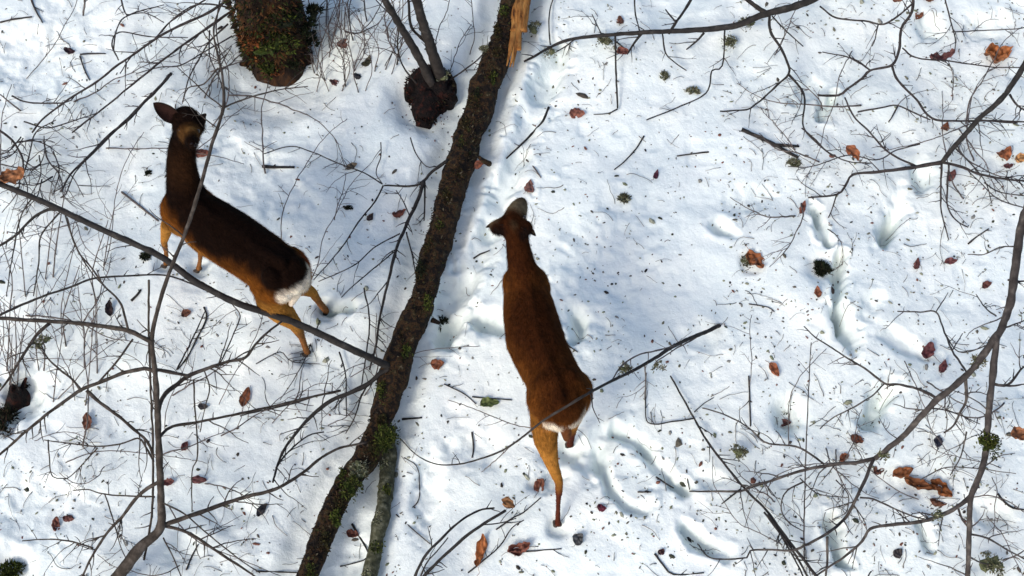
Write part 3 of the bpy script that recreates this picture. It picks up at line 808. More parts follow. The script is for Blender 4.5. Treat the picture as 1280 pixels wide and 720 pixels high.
rb = G(1209, 770)
rl = thing('spreading_bough', 'grey bare spreading bough down the right edge with many forked side branches', 'branch', rb)
branch(rl, 'stem', [(1305, 205, 1.15), (1280, 272, 1.0), (1270, 325, .92), (1263, 375, .84), (1252, 410, .78), (1240, 428, .75), (1216, 461, .68), (1192, 484, .63), (1172, 499, .58), (1150, 522, .5), (1128, 546, .42), (1094, 573, .32)], 0, 0, 6.2, 3.2, M_BOUGH, 3, segs=11, rough=.2)
stems(rl, 'branch', [
    ([(1209, 772, -.03), (1210, 715, .2), (1212, 660, .35), (1214, 622, .45), (1226, 590, .52), (1233, 560, .57), (1236, 515, .64), (1241, 470, .7), (1246, 420, .77)], 0, 0, 3.0, 4.6, 4),
    ([(1222, 605), (1212, 622), (1196, 634), (1172, 646), (1145, 653), (1115, 656), (1088, 661), (1078, 676), (1058, 694), (1030, 713), (1005, 730)], .47, .05, 3.2, 1.0, 5),
    ([(1094, 573), (1070, 578), (1045, 580), (1008, 587), (985, 594), (960, 602), (940, 607), (925, 614), (892, 614), (862, 614)], .32, .04, 2.6, 1.0, 4),
    ([(1092, 574), (1082, 598), (1070, 624), (1056, 648), (1035, 666), (1010, 680), (990, 688), (960, 687), (938, 688), (934, 697), (890, 698), (872, 680)], .32, .03, 2.4, .8, 5),
    ([(1172, 498), (1150, 487), (1125, 481), (1105, 479), (1085, 463), (1060, 448), (1040, 435), (1017, 420), (1005, 408)], .55, .05, 1.8, .8, 3),
    ([(1105, 480), (1090, 495), (1065, 510), (1040, 523), (1025, 536)], .3, .03, 1.1, .7, 3),
    ([(1209, 466), (1198, 450), (1190, 438), (1180, 413), (1170, 390), (1150, 390), (1122, 389)], .6, .03, 1.4, .8, 2),
    ([(1170, 390), (1185, 366)], .1, .03, .8, .5, 0),
    ([(1191, 437), (1203, 417)], .3, .15, .9, .6, 1),
    ([(1207, 474), (1208, 500), (1200, 516), (1192, 532), (1180, 541)], .6, .25, 2.3, 1.0, 3),
    ([(1208, 540), (1201, 570), (1188, 594)], .3, .05, 1.1, .7, 1),
    ([(1242, 480), (1255, 482), (1264, 478), (1276, 462), (1292, 450)], .68, .6, 2.2, 1.0, 3),
    ([(1244, 481), (1268, 482), (1295, 478)], .68, .6, 1.2, .8, 2),
    ([(1214, 668), (1235, 673), (1262, 689), (1290, 704)], .33, .15, 1.4, .9, 3),
    ([(1212, 696), (1225, 703), (1240, 706)], .25, .1, 1.1, .7, 1),
    ([(1198, 636), (1203, 650), (1211, 660)], .4, .35, 1.6, 1.2, 0),
    ([(1075, 622), (1092, 624), (1116, 635), (1140, 645), (1160, 650)], .2, .35, 1.2, .9, 3),
    ([(1030, 580), (1012, 567), (995, 558), (975, 556), (955, 552), (935, 534), (905, 518), (878, 510)], .2, .02, 1.4, .8, 4),
    ([(1005, 602), (984, 613), (977, 626), (978, 642), (990, 656), (1004, 664)], .1, .03, 1.1, .7, 2),
    ([(955, 600), (965, 618), (976, 624)], .1, .05, .8, .6, 0),
    ([(1034, 671), (1034, 698), (1032, 722)], .2, .03, 1.8, 1.2, 1),
    ([(1129, 546), (1115, 558), (1100, 575)], .4, .3, 1.4, 1.0, 1),
    ([(1180, 415), (1200, 440), (1240, 430)], .1, .7, .8, .8, 2),
    ([(1245, 395), (1232, 385), (1220, 368)], .78, .5, 1.1, .6, 2),
    ([(1260, 350), (1275, 352), (1292, 348)], .85, .8, 1.4, .9, 2),
    ([(1268, 308), (1250, 309), (1230, 318), (1210, 318)], .92, .6, 1.0, .6, 2),
    ([(1255, 410), (1270, 405), (1292, 396)], .77, .7, 1.2, .7, 2),
    ([(1163, 510), (1190, 515), (1225, 530)], .5, .3, 1.0, .6, 4),
    ([(1045, 600), (1060, 618), (1058, 640), (1040, 650)], .25, .05, .9, .5, 3),
    ([(1000, 598), (1020, 616), (1040, 620), (1060, 622)], .12, .2, .9, .5, 3),
    ([(1150, 600), (1180, 585), (1215, 585), (1270, 592)], .2, .3, .8, .5, 3),
], M_BOUGH)
for k, (a, b2, z, r, n, cols) in enumerate([(1235, 555, .58, .065, 500, GREEN), (1222, 452, .68, .045, 220, LICHEN), (1238, 706, .08, .07, 320, LICHEN), (924, 566, .05, .04, 240, LICHEN), (1104, 570, .34, .03, 120, LICHEN), (1170, 645, .4, .03, 120, LICHEN)]):
    moss_patch(rl, G(a, b2, z), r, n, cols, 500 + k, name='moss_tuft', hz=.7)

def wild(parent, mat, n, x0, x1, y0, y1, seed, zt=.14, ang=None, spread=1.2, L0=60, L1=190):
    rr = random.Random(seed); rows = []
    for k in range(n):
        x, y = rr.uniform(x0, x1), rr.uniform(y0, y1); a = (rr.uniform(0, 6.28) if ang is None else ang + rr.gauss(0, spread)); L = rr.uniform(L0, L1); m = 5; pts = []
        zz = [.01] + [zt * rr.uniform(.3, 1) for _ in range(m - 1)] + [.01]
        c = rr.uniform(-.28, .28)
        for i in range(m + 1):
            pts.append((x, y, zz[i])); x += math.cos(a) * L / m; y -= math.sin(a) * L / m; a += c + rr.uniform(-.3, .3)
        rows.append((pts, 0, 0, rr.uniform(.55, 1.15), .4, 3))
    stems(parent, 'branch', rows, mat, wig=1.2)
wild(ru, M_TWIGPALE, 16, 960, 1270, 0, 300, 1)
wild(rl, M_TWIGPALE, 18, 900, 1270, 430, 715, 2)
wild(brush, M_TWIGPALE, 9, 30, 290, 5, 230, 3, ang=.75, spread=.35)
wild(brush3, M_TWIGPALE, 4, 0, 110, 120, 300, 4)
wild(brush4, M_TWIGPALE, 9, 0, 150, 330, 560, 5, ang=1.3, spread=.6)
wild(sap, M_TWIGPALE, 9, 180, 470, 400, 560, 6, ang=.8, spread=.5)
wild(sap, M_TWIGPALE, 6, 30, 340, 560, 715, 7)
wild(brush2, M_TWIG, 12, 380, 610, 10, 110, 8, ang=1.2, spread=.5, L0=40, L1=120)
wild(lsh, M_TWIGPALE, 4, 330, 520, 200, 400, 9, ang=.9, spread=.4)

# long diagonal whip and its neighbours, lower right
wb = G(1020, 722)
wh = thing('diagonal_whip', 'long thin straight bare whip running diagonally down through the lower right tangle', 'twig', wb)
stems(wh, 'stem', [
    ([(838, 470), (852, 495), (866, 520), (880, 545), (900, 573), (930, 610), (958, 638), (985, 675), (1005, 700), (1028, 730)], .02, .12, 1.1, 2.0, 5),
    ([(867, 523), (840, 527), (810, 528), (807, 495), (808, 466)], .02, .01, 1.0, .6, 1),
    ([(868, 515), (880, 504), (892, 497)], .02, .01, .8, .5, 0),
    ([(930, 612), (950, 606), (975, 598)], .08, .06, 1.2, .8, 1),
    ([(955, 640), (972, 662), (992, 690), (1010, 722)], .1, .1, 1.5, 1.5, 3),
    ([(960, 642), (978, 672), (1000, 712), (1006, 730)], .1, .1, 1.1, 1.1, 3),
], M_STICK)
vb = G(1006, 705)
vt = thing('straight_shoot', 'thin straight upright shoot standing left of the spreading bough', 'twig', vb)
stems(vt, 'stem', [([(1006, 706, -.02), (1005, 670, .1), (1006, 610, .3), (1008, 550, .5), (1011, 480, .72), (1014, 428, .9)], 0, 0, 1.0, .6, 3)], M_TWIG)

# arched stick over the right deer
ab = G(897, 408)
arch = thing('arched_stick', 'long thin pale stick arching over the rump of the right deer down to the snow', 'stick', ab)
branch(arch, 'stem', [(899, 407, .01), (882, 415, .12), (860, 424, .28), (838, 435, .42), (820, 447, .55), (790, 464, .76), (765, 476, .95), (735, 492, 1.05), (710, 507, 1.07), (680, 525, 1.0), (655, 545, .85), (630, 562, .6), (605, 572, .4), (575, 580, .2), (545, 580, .08), (520, 568, .03), (500, 548, .02)], 0, 0, 2.7, .6, M_STEM, 2, segs=8, wig=.3)
stems(arch, 'branch', [
    ([(852, 430), (822, 438), (800, 443), (778, 456), (765, 475)], .34, .95, 1.2, .9, 1),
    ([(870, 422), (845, 436), (820, 452)], .2, .55, 1.0, .7, 1),
    ([(806, 456), (807, 475), (806, 500)], .6, .3, .9, .6, 1),
    ([(665, 535), (640, 530), (590, 510), (560, 500)], .9, .02, .7, .5, 2),
    ([(640, 556), (620, 575), (602, 590)], .7, .1, .8, .5, 1),
], M_TWIGPALE)
for a, b2, z in ((822, 458, .5), (780, 462, .8)):
    moss_patch(arch, G(a, b2, z), .03, 150, LICHEN, a, name='lichen_tuft', hz=.7)

# bent stalks at the bottom centre
bs = G(518, 735)
bent = thing('bent_stalks', 'pair of dark bent stalks arching up from the bottom edge right of the thin pole', 'twig', bs)
stems(bent, 'stalk', [
    ([(512, 738, -.02), (524, 708, .1), (535, 690, .15), (550, 675, .18), (567, 658, .18), (585, 645, .16), (602, 637, .12), (618, 635, .1)], 0, 0, 2.0, 1.2, 2),
    ([(518, 740, -.02), (532, 718, .08), (556, 694, .14), (582, 671, .17), (606, 654, .17), (632, 638, .15)], 0, 0, 2.3, 1.8, 2),
    ([(520, 738, -.02), (532, 706, .08), (545, 690, .1), (560, 672, .1)], 0, 0, 1.2, .7, 1),
    ([(585, 716), (605, 700), (625, 682), (640, 660), (655, 650)], .01, .05, 1.0, .7, 2),
    ([(604, 656), (625, 654), (645, 648)], .1, .03, .9, .6, 1),
], M_STICK)

# ------------------------------------------------------------------ separate sticks and twigs lying on the snow
TW = [
    ([(927, 162), (950, 172), (972, 183), (986, 191), (998, 197)], 3.0, 2.0, M_STICK, 1, 'short thick black stick lying on open snow below the top branch'),
    ([(328, 208), (345, 209), (368, 209)], 2.2, 1.6, M_STICK, 0, 'short straight dark twig on the blue snow right of the left deer neck'),
    ([(686, 134), (678, 152), (664, 168), (650, 182), (633, 198)], 1.6, 1.0, M_STICK, 1, 'curved dark twig on the snow just right of the log above the right deer'),
    ([(805, 170), (795, 186), (780, 202), (768, 212)], 1.0, .7, M_STICK, 0, 'thin bent twig on bare snow right of the log in the upper middle'),
    ([(658, 200), (668, 210), (676, 222)], 1.2, .7, M_TWIGPALE, 0, 'short pale twig just above the right deer head'),
    ([(592, 323), (600, 318), (612, 313)], 1.3, .8, M_STICK, 0, 'tiny forked twig on the snow between log and right deer neck'),
    ([(152, 240), (165, 250), (180, 262), (198, 276)], 1.4, 1.2, M_TWIGPALE, 1, 'short pale twig left of the left deer shoulder'),
    ([(164, 376), (172, 368), (176, 362)], 1.6, 1.2, M_STICK, 0, 'stubby dark twig just left of the sapling stem below the left deer'),
    ([(255, 384), (258, 398), (245, 425), (235, 445), (222, 462)], 1.2, .8, M_STICK, 1, 'thin curved twig right of the sapling stem below the left deer'),
    ([(500, 642), (522, 628), (524, 600), (520, 582), (505, 572)], .9, .6, M_TWIG, 0, 'thin curved twig right of the thin mossy pole'),
    ([(495, 643), (520, 665), (538, 680)], .9, .7, M_TWIG, 0, 'thin straight twig beside the foot of the thin mossy pole'),
    ([(818, 692), (828, 705), (842, 718), (880, 716)], 1.2, .8, M_STICK, 1, 'bent dark twig by the bottom edge right of the centre'),
    ([(770, 52), (780, 60), (786, 66)], 1.0, .7, M_STICK, 0, 'small twig under the top branch beside a red leaf'),
    ([(925, 612), (912, 622), (902, 630)], 1.1, .7, M_STICK, 0, 'short twig under the long horizontal twig lower right'),
    ([(797, 615), (814, 615)], 1.1, .8, M_TWIG, 0, 'tiny straight twig inside the curved snow track'),
    ([(820, 596), (832, 604), (842, 610)], 1.2, .8, M_TWIG, 0, 'tiny twig on the edge of the curved snow track'),
    ([(858, 587), (860, 603), (862, 612)], 1.0, .7, M_TWIG, 0, 'tiny upright twig at the end of the long horizontal twig'),
    ([(1247, 617), (1256, 628), (1266, 635), (1284, 638)], 1.5, 1.0, M_STICK, 1, 'curved twig on the snow at the right edge below the mossy bough'),
    ([(1210, 305), (1222, 295), (1236, 286)], 1.1, .7, M_TWIG, 1, 'small pale twig left of the spreading bough near the right edge'),
    ([(936, 380), (960, 384), (968, 390)], .9, .6, M_TWIG, 1, 'faint twig on open snow right of the arched stick end'),
    ([(700, 425), (712, 433), (722, 440)], .9, .6, M_TWIG, 0, 'faint twig beside the right deer flank'),
    ([(936, 470), (937, 500), (938, 533)], 1.1, .8, M_TWIG, 1, 'thin straight twig on the snow in the right middle'),
    ([(886, 190), (868, 192), (846, 195)], 1.1, .8, M_TWIG, 0, 'short level twig on open snow in the upper right middle'),
    ([(590, 496), (612, 498), (640, 500)], 1.0, .7, M_STICK, 0, 'thin level twig beside the green leaf'),
    ([(503, 524), (515, 523), (527, 522)], 1.6, 1.0, M_STICK, 0, 'short dark twig touching the log right side in the lower middle'),
    ([(555, 480), (580, 492), (595, 505)], .9, .6, M_TWIG, 1, 'faint twig on the snow left of the green leaf'),
    ([(590, 540), (592, 560), (590, 572)], 1.3, .9, M_TWIG, 0, 'short upright twig below the green leaf'),
    ([(38, -4), (44, 12), (53, 28)], 1.4, .9, M_TWIG, 1, 'short dark twig in the top left corner of the snow'),
    ([(0, 28), (18, 24), (40, 21)], 1.3, .9, M_TWIG, 1, 'level twig in the top left corner by the left edge'),
    ([(100, 68), (118, 67), (132, 67)], 1.2, .8, M_TWIG, 0, 'short level twig right of the dark brown leaf in the upper left'),
    ([(100, 70), (106, 88), (112, 100)], 1.1, .7, M_TWIG, 0, 'short steep twig below the dark brown leaf in the upper left'),
    ([(440, 655), (455, 680), (460, 690)], 1.6, 1.0, M_STICK, 0, 'dark twig between the dark log and the thin mossy pole'),
    ([(425, 708), (455, 700), (462, 690)], 1.0, .7, M_STICK, 1, 'thin twig at the bottom edge between the log and the pole'),
    ([(320, 714), (350, 715), (378, 716)], 1.1, .9, M_STICK, 0, 'level dark twig at the bottom edge left of the log'),
    ([(233, 712), (240, 695), (248, 680)], 1.2, .8, M_TWIG, 0, 'short twig below the sapling fork'),
    ([(650, 690), (675, 688), (702, 686)], 1.0, .7, M_TWIG, 1, 'thin bluish twig below the right deer hind hoof'),
    ([(620, 662), (640, 648), (655, 640), (676, 622)], 1.0, .7, M_TWIG, 2, 'forked twig left of the right deer hind hoof'),
]
for k, (pts, r0, r1, m, n, lab) in enumerate(TW):
    rnd_ = random.Random(900 + k)
    g = Geo(); path = px_path(pts, .006, .006, r0, r1, .4, .02, rnd_)
    tube(g, path, 7, .15, 60); sprout(g, path, n, rnd_, .03, .09, 0)
    if k == 0:
        tube(g, px_path([(968, 181), (982, 182), (999, 183)], .008, .012, 2.2, 1.4), 7, .15, 60)
    o = new_mesh('twig' if k else 'stick', g.v, g.f, m)
    tag(o, lab, 'twig' if k else 'stick', 'loose twigs lying on the snow' if k else None)

# ------------------------------------------------------------------ fallen leaves
RED, BROWN, ORANGE, DARK, DULL, GREENL = (.21, .045, .022), (.17, .065, .035), (.42, .13, .025), (.07, .025, .025), (.16, .055, .05), (.13, .17, .04)
LV = [  # px, py, length px, width px, angle, colour, label
    (1244, 70, 30, 22, 10, ORANGE, 'largest orange leaf, near the top right corner'),
    (1149, 19, 20, 9, 55, (.32, .06, .03), 'narrow orange red leaf at the top edge right of the upright twig'),
    (1065, 193, 22, 13, -50, (.35, .10, .03), 'orange leaf caught where thin twigs cross left of the dark shrub stem'),
    (1254, 192, 20, 15, 40, (.38, .11, .03), 'orange leaf near the right edge below the dark shrub stem'),
    (1276, 199, 16, 12, 0, (.5, .24, .07), 'yellow orange leaf cut by the right edge'),
    (1176, 73, 30, 12, 5, DULL, 'long dull red leaf on the twigs left of the largest orange leaf'),
    (1181, 159, 12, 9, 60, RED, 'small dark red leaf under the thin level twig at upper right'),
    (1260, 208, 11, 8, 0, DULL, 'small purple brown leaf just under the orange leaf at the right edge'),
    (1163, 0, 11, 6, 0, RED, 'small red leaf at the very top edge right of centre'),
    (1189, 221, 16, 9, 70, DULL, 'dull purple leaf at the fork of the dark shrub'),
    (721, 144, 18, 14, 0, (.26, .085, .05), 'brown square leaf alone on the snow in the upper middle'),
    (774, 26, 13, 9, 90, BROWN, 'brown leaf above the top branch'),
    (778, 66, 14, 11, 20, (.18, .035, .035), 'dark red leaf hanging under the top branch'),
    (820, 219, 13, 6, 60, (.10, .015, .03), 'small dark crimson leaf on open snow right of the right deer head'),
    (1003, 260, 18, 7, 60, (.22, .02, .035), 'slim crimson leaf left of the long snow hollow'),
    (943, 329, 28, 17, -60, (.33, .05, .02), 'large red orange leaf on open snow right of the right deer'),
    (1022, 366, 15, 8, 88, (.28, .045, .03), 'small red leaf directly under the black moss clump'),
    (1043, 388, 15, 8, -45, (.20, .02, .015), 'dark red leaf in the deep snow hollow'),
    (968, 463, 20, 10, -50, (.30, .045, .03), 'red leaf on open snow in the right middle'),
    (1146, 331, 17, 8, 85, (.17, .035, .04), 'upright dull red leaf left of the spreading bough'),
    (1188, 327, 16, 8, 15, (.17, .05, .05), 'level dull red leaf nearest the spreading bough'),
    (1233, 357, 13, 8, 30, (.14, .02, .03), 'ragged dark red leaf beside the bough stem'),
    (1160, 439, 21, 14, 85, (.12, .03, .035), 'larger of two dark red leaves in the middle right'),
    (1178, 459, 17, 9, 85, (.12, .03, .03), 'smaller of two dark red leaves in the middle right'),
    (1071, 550, 15, 13, 0, (.25, .06, .03), 'round red brown leaf above the bough fork'),
    (1055, 573, 14, 9, 30, (.30, .06, .03), 'red leaf on the upper side of the bough fork'),
    (980, 531, 16, 10, 10, (.14, .035, .035), 'dull red leaf below the dark green clump'),
    (1128, 590, 25, 13, 20, (.28, .05, .014), 'curled orange leaf above the big crumpled leaves'),
    (1150, 606, 44, 12, -12, (.22, .035, .010), 'long crumpled orange leaf in the lower right tangle'),
    (1176, 612, 30, 15, -25, (.27, .045, .012), 'crumpled red orange leaf overlapping the right end of the long crumpled one'),
    (1172, 628, 20, 9, -10, (.14, .05, .02), 'dark curled leaf under the crumpled orange ones'),
    (1276, 545, 24, 18, 5, (.30, .11, .035), 'brown orange leaf at the right edge beside green moss'),
    (1098, 590, 14, 10, 30, BROWN, 'dull brown leaf just right of the bough fork'),
    (253, 193, 20, 11, -10, (.20, .035, .035), 'dull red leaf beside the sapling stem right of the left deer neck'),
    (17, 222, 30, 18, 30, (.36, .13, .035), 'large orange brown leaf on the leaning stick at the left edge'),
    (87, 64, 13, 9, 0, (.05, .02, .025), 'small dark purple leaf in the upper left'),
    (138, 386, 20, 9, 88, (.035, .02, .02), 'upright blackish leaf left of the sapling'),
    (109, 528, 21, 12, 75, (.17, .06, .03), 'brown oval leaf below the left forks of the sapling'),
    (307, 497, 24, 11, 80, (.24, .04, .02), 'orange red upright leaf below the left deer'),
    (231, 558, 13, 8, 55, (.17, .05, .045), 'small red brown leaf right of the sapling stem'),
    (211, 603, 14, 9, 0, (.16, .04, .04), 'small red leaf touching the sapling stem on the right'),
    (249, 600, 18, 10, -10, (.15, .035, .045), 'ragged crimson leaf right of the sapling stem'),
    (71, 656, 18, 10, 75, (.20, .04, .035), 'left leaf of two red ones in the lower left'),
    (86, 649, 13, 9, 0, (.16, .035, .035), 'right leaf of two red ones in the lower left'),
    (233, 393, 12, 9, 20, BROWN, 'small faded brown leaf right of the upper sapling stem'),
    (431, 55, 19, 13, 30, (.22, .085, .05), 'pale brown leaf left of the two bare stems'),
    (458, 77, 17, 10, 60, (.06, .055, .02), 'dark olive leaf left of the root stool'),
    (447, 96, 10, 8, 0, (.02, .02, .025), 'small black leaf left of the root stool'),
    (418, 105, 14, 9, -10, (.15, .06, .05), 'small faded brown leaf right of the mossy stump'),
    (499, 267, 17, 10, 15, (.20, .05, .035), 'red brown leaf left of the log on the forked twig limb'),
    (463, 272, 11, 8, 40, (.06, .035, .03), 'small dark leaf left of the forked twig limb'),
    (440, 209, 14, 8, 20, (.18, .14, .09), 'tan leaf on the thin twig above the forked limb'),
    (600, 206, 17, 10, 40, (.22, .055, .03), 'red brown leaf lying on the right flank of the log'),
    (547, 455, 16, 13, 10, (.22, .018, .022), 'bright crimson leaf right of the log in the middle'),
    (612, 505, 22, 13, 15, GREENL, 'green leaf left of the right deer hind legs'),
    (441, 668, 15, 11, 0, (.18, .03, .03), 'small crimson leaf between the dark log and the thin pole'),
    (635, 629, 15, 15, 80, (.32, .14, .04), 'tan orange leaf at the tip of the bent stalks'),
    (601, 690, 38, 12, 82, (.42, .11, .02), 'long bright orange leaf under the bent stalks'),
    (649, 686, 28, 15, 20, (.20, .055, .035), 'brown curled leaf at the bottom edge left of the hind hoof'),
    (674, 607, 18, 13, 35, (.20, .028, .025), 'dark red leaf left of the right deer hind leg'),
    (752, 635, 11, 9, 0, (.12, .01, .03), 'tiny crimson leaf right of the right deer hind leg'),
    (661, 234, 19, 12, 70, (.24, .10, .075), 'pale brown leaf at the right deer muzzle'),
    (1121, 0, 12, 8, 0, BROWN, 'small brown leaf at the top edge left of the upright twig'),
    (724, 675, 15, 13, 50, (.07, .075, .08), 'grey crumpled leaf right of the right deer hind hoof'),
    (826, 690, 9, 7, 50, DARK, 'tiny dark leaf by the bottom edge twig'),
    (1172, 553, 16, 11, 85, (.05, .05, .07), 'blue black upright leaf left of the bough'),
    (1122, 691, 13, 11, 30, (.05, .045, .045), 'small black leaf near the bottom edge at lower right'),
    (328, 638, 18, 9, 50, (.03, .03, .035), 'black leaf under the long lower branch of the sapling'),
    (254, 508, 12, 8, 0, (.05, .045, .05), 'small black leaf beside a thin hanging twig right of the sapling'),
]
def leaf_mesh(L, W, col, rnd):
    nu, nv = 17, 9
    g = Geo(); vs = []; cs = []
    bend = rnd.uniform(.1, .9); cup = rnd.uniform(.15, .8) * rnd.choice((1, 1, -1)) * (.4 if L > .12 else 1); big = 2.2 if L > .12 else 1.0; tw = rnd.uniform(-.5, .5); sd_ = rnd.random() * 50
    for i in range(nu):
        u = i / (nu - 1)
        w = W * .5 * (math.sin(math.pi * min(1, u ** .8 * .97 + .015)) ** .75)
        for j in range(nv):
            v = (j / (nv - 1) - .5) * 2
            x = (u - .5) * L; y = v * w * (1 + .25 * big * mnoise.noise(Vector((u * 6, v * 3, sd_)))) + .12 * W * math.sin(u * 3 + sd_)
            z = cup * abs(v) ** 1.5 * w * .8 + bend * (u - .45) ** 2 * L * .8 + .30 * big * W * mnoise.noise(Vector((u * 5, v * 3, sd_ + 9))) + tw * v * w * (u - .5)
            vs.append(Vector((x, y, z)))
            k = .8 * (1 - .35 * (abs(v) < .1)) * (1 + .9 * mnoise.noise(Vector((u * 7, v * 4, sd_ + 3))))
            gr_ = sum(col) / 3; col = (col[0], max(col[1], .30 * col[0]), col[2]) if col[0] > .12 else col
            cs.append((*[max(.004, min(1, (c * .88 + gr_ * .12) * k)) for c in col], 1))
    fs = [(i * nv + j, (i + 1) * nv + j, (i + 1) * nv + j + 1, i * nv + j + 1) for i in range(nu - 1) for j in range(nv - 1)]
    # thickness: a second skin just below
    n = len(vs); vs += [v - Vector((0, 0, .0012)) for v in vs]; cs += cs
    fs += [tuple(reversed([q + n for q in f])) for f in fs]
    g.v, g.f, g.c = vs, fs, cs
    st = [np.array((-L * .5 - L * .3 * k / 3, rnd.uniform(-.05, .05) * L * k, .003 + .02 * L * k, .0011)) for k in range(4)]
    tube(g, st, 5); g.c += [(*[c * .5 for c in col], 1)] * (len(g.v) - len(g.c))
    return g
for k, (a, b2, L, W, ang, col, lab) in enumerate(LV):
    rnd_ = random.Random(3000 + k)
    z = {}.get(k, .0)
    if 'leaning stick' in lab: z = .86
    elif 'on the twigs' in lab: z = .12
    elif 'hanging under the top' in lab: z = .06
    elif 'log' in lab and 'flank' in lab: z = .13
    elif 'beside green moss' in lab: z = .35
    elif 'sapling stem right of the left deer' in lab: z = 0.02
    elif 'tip of the bent' in lab: z = .13
    elif 'caught where' in lab: z = .14
    v = G(a, b2, z + .004)
    s = 1 / scale_at(v)
    g = leaf_mesh(L * s * 1.08, W * s * 1.08, col, rnd_)
    e = G(a + 6 * math.cos(R(ang)), b2 - 6 * math.sin(R(ang)), z + .004) - v
    yaw = math.atan2(e.y, e.x)
    M = Matrix.Rotation(yaw, 4, 'Z') @ Matrix.Rotation(rnd_.uniform(-.25, .25), 4, 'X') @ Matrix.Rotation(rnd_.uniform(-.2, .2), 4, 'Y')
    o = new_mesh('fallen_leaf', [M @ q for q in g.v], g.f, M_LEAF, None, True, g.c)
    mz = min(q.co.z for q in o.data.vertices)
    o.location = (v.x, v.y, v.z - mz * .6)
    tag(o, lab, 'leaf', 'dead leaves scattered on the snow')

# ------------------------------------------------------------------ clumps on the snow
for (a, b2, r, n, cols, nm, cat, lab, ln) in [
    (1026, 338, .055, 900, DARKMOSS, 'moss_clump', 'moss', 'round black green moss clump beside the deep snow hollow', .03),
    (14, 716, .085, 900, GREEN, 'moss_cushion', 'moss', 'bright green moss cushion in the bottom left corner', .02),
    (985, 512, .045, 320, DARKMOSS + GREEN, 'moss_clump', 'moss', 'small dark green clump in a hollow in the right middle', .02),
    (829, 95, .03, 200, LICHEN, 'lichen_clump', 'lichen', 'smaller upper grey green lichen clump on snow below the top branch', .02),
    (866, 114, .032, 220, LICHEN, 'lichen_clump', 'lichen', 'larger lower grey green lichen clump on snow below the top branch', .02),
    (781, 249, .04, 240, LICHEN, 'lichen_clump', 'lichen', 'pale olive lichen clump right of the right deer head', .02),
    (930, 327, .035, 160, LICHEN, 'lichen_clump', 'lichen', 'grey lichen clump touching the large red orange leaf', .02),
    (992, 205, .035, 180, LICHEN, 'lichen_clump', 'lichen', 'yellow green lichen clump at the lower end of the thick black stick', .02),
    (182, 322, .035, 200, DARKMOSS, 'moss_clump', 'moss', 'black moss bits left of the left deer forefoot', .018),
    (186, 217, .022, 140, DARKMOSS, 'moss_clump', 'moss', 'small dark clump on the snow left of the left deer neck', .014),
    (435, 260, .022, 120, DARKMOSS, 'moss_clump', 'moss', 'small dark clump on the blue snow between the left deer and the log', .014),
    (551, 402, .028, 160, DARKMOSS, 'moss_clump', 'moss', 'dark clump against the right side of the log in the middle', .025),
]:
    v = G(a, b2, .0)
    o = moss_patch(None, v - Vector((0, 0, .006)), (r * random.Random(a).uniform(.8, 1.35), r * random.Random(b2).uniform(.7, 1.1)), n, cols, int(a), name=nm, hz=.45 if r < .05 else .75, ln=ln, wd=.004)
    tag(o, lab, cat)

# ------------------------------------------------------------------ litter nobody could count
rnd = random.Random(42); g = Geo()
def litter_pt():
    while True:
        a, b2 = rnd.uniform(-60, 1340), rnd.uniform(-60, 780)
        w = .40 + .35 * (a > 640) + .25 * (a > 940) - .25 * (760 < a < 900 and b2 < 400)
        w *= .5 + 1.6 * max(0, mnoise.noise(Vector((a / 90, b2 / 90, 1))) + .35)
        if rnd.random() < w: return a, b2
pts = np.array([litter_pt() for _ in range(4200)])
W3 = [P0(a, b2) for a, b2 in pts]
hz = hfun([q.x for q in W3], [q.y for q in W3])
for q, z in zip(W3, hz):
    p = Vector((q.x, q.y, float(z) + .002))
    s = rnd.choice((.0025, .0035, .0045, .006, .0035)) * rnd.uniform(.7, 1.5)
    if rnd.random() < .05: s *= 2.2
    col = rnd.choice([(.03, .025, .022), (.06, .05, .04), (.10, .09, .07), (.13, .13, .09), (.16, .07, .05), (.04, .045, .03), (.22, .22, .2), (.24, .25, .17), (.3, .31, .24), (.17, .19, .12)])
    k = rnd.randint(5, 7); a0 = rnd.uniform(0, 6.28); el = rnd.uniform(1, 2.2)
    vs = []
    for i in range(k):
        a = a0 + 6.283 * i / k; r = s * rnd.uniform(.6, 1.2)
        x, y = math.cos(a) * r * el, math.sin(a) * r
        vs.append(p + Vector((x * math.cos(a0) - y * math.sin(a0), x * math.sin(a0) + y * math.cos(a0), rnd.uniform(0, .3) * s)))
    vs.append(p + Vector((0, 0, s * rnd.uniform(.5, 1.1))))
    g.add(vs, [(i, (i + 1) % k, k) for i in range(k)], col)
o = new_mesh('bark_litter', g.v, g.f, M_TINT, None, False, g.c)
tag(o, 'countless dark specks of bark and bud scales on the snow', 'litter', kind='stuff')
g = Geo()
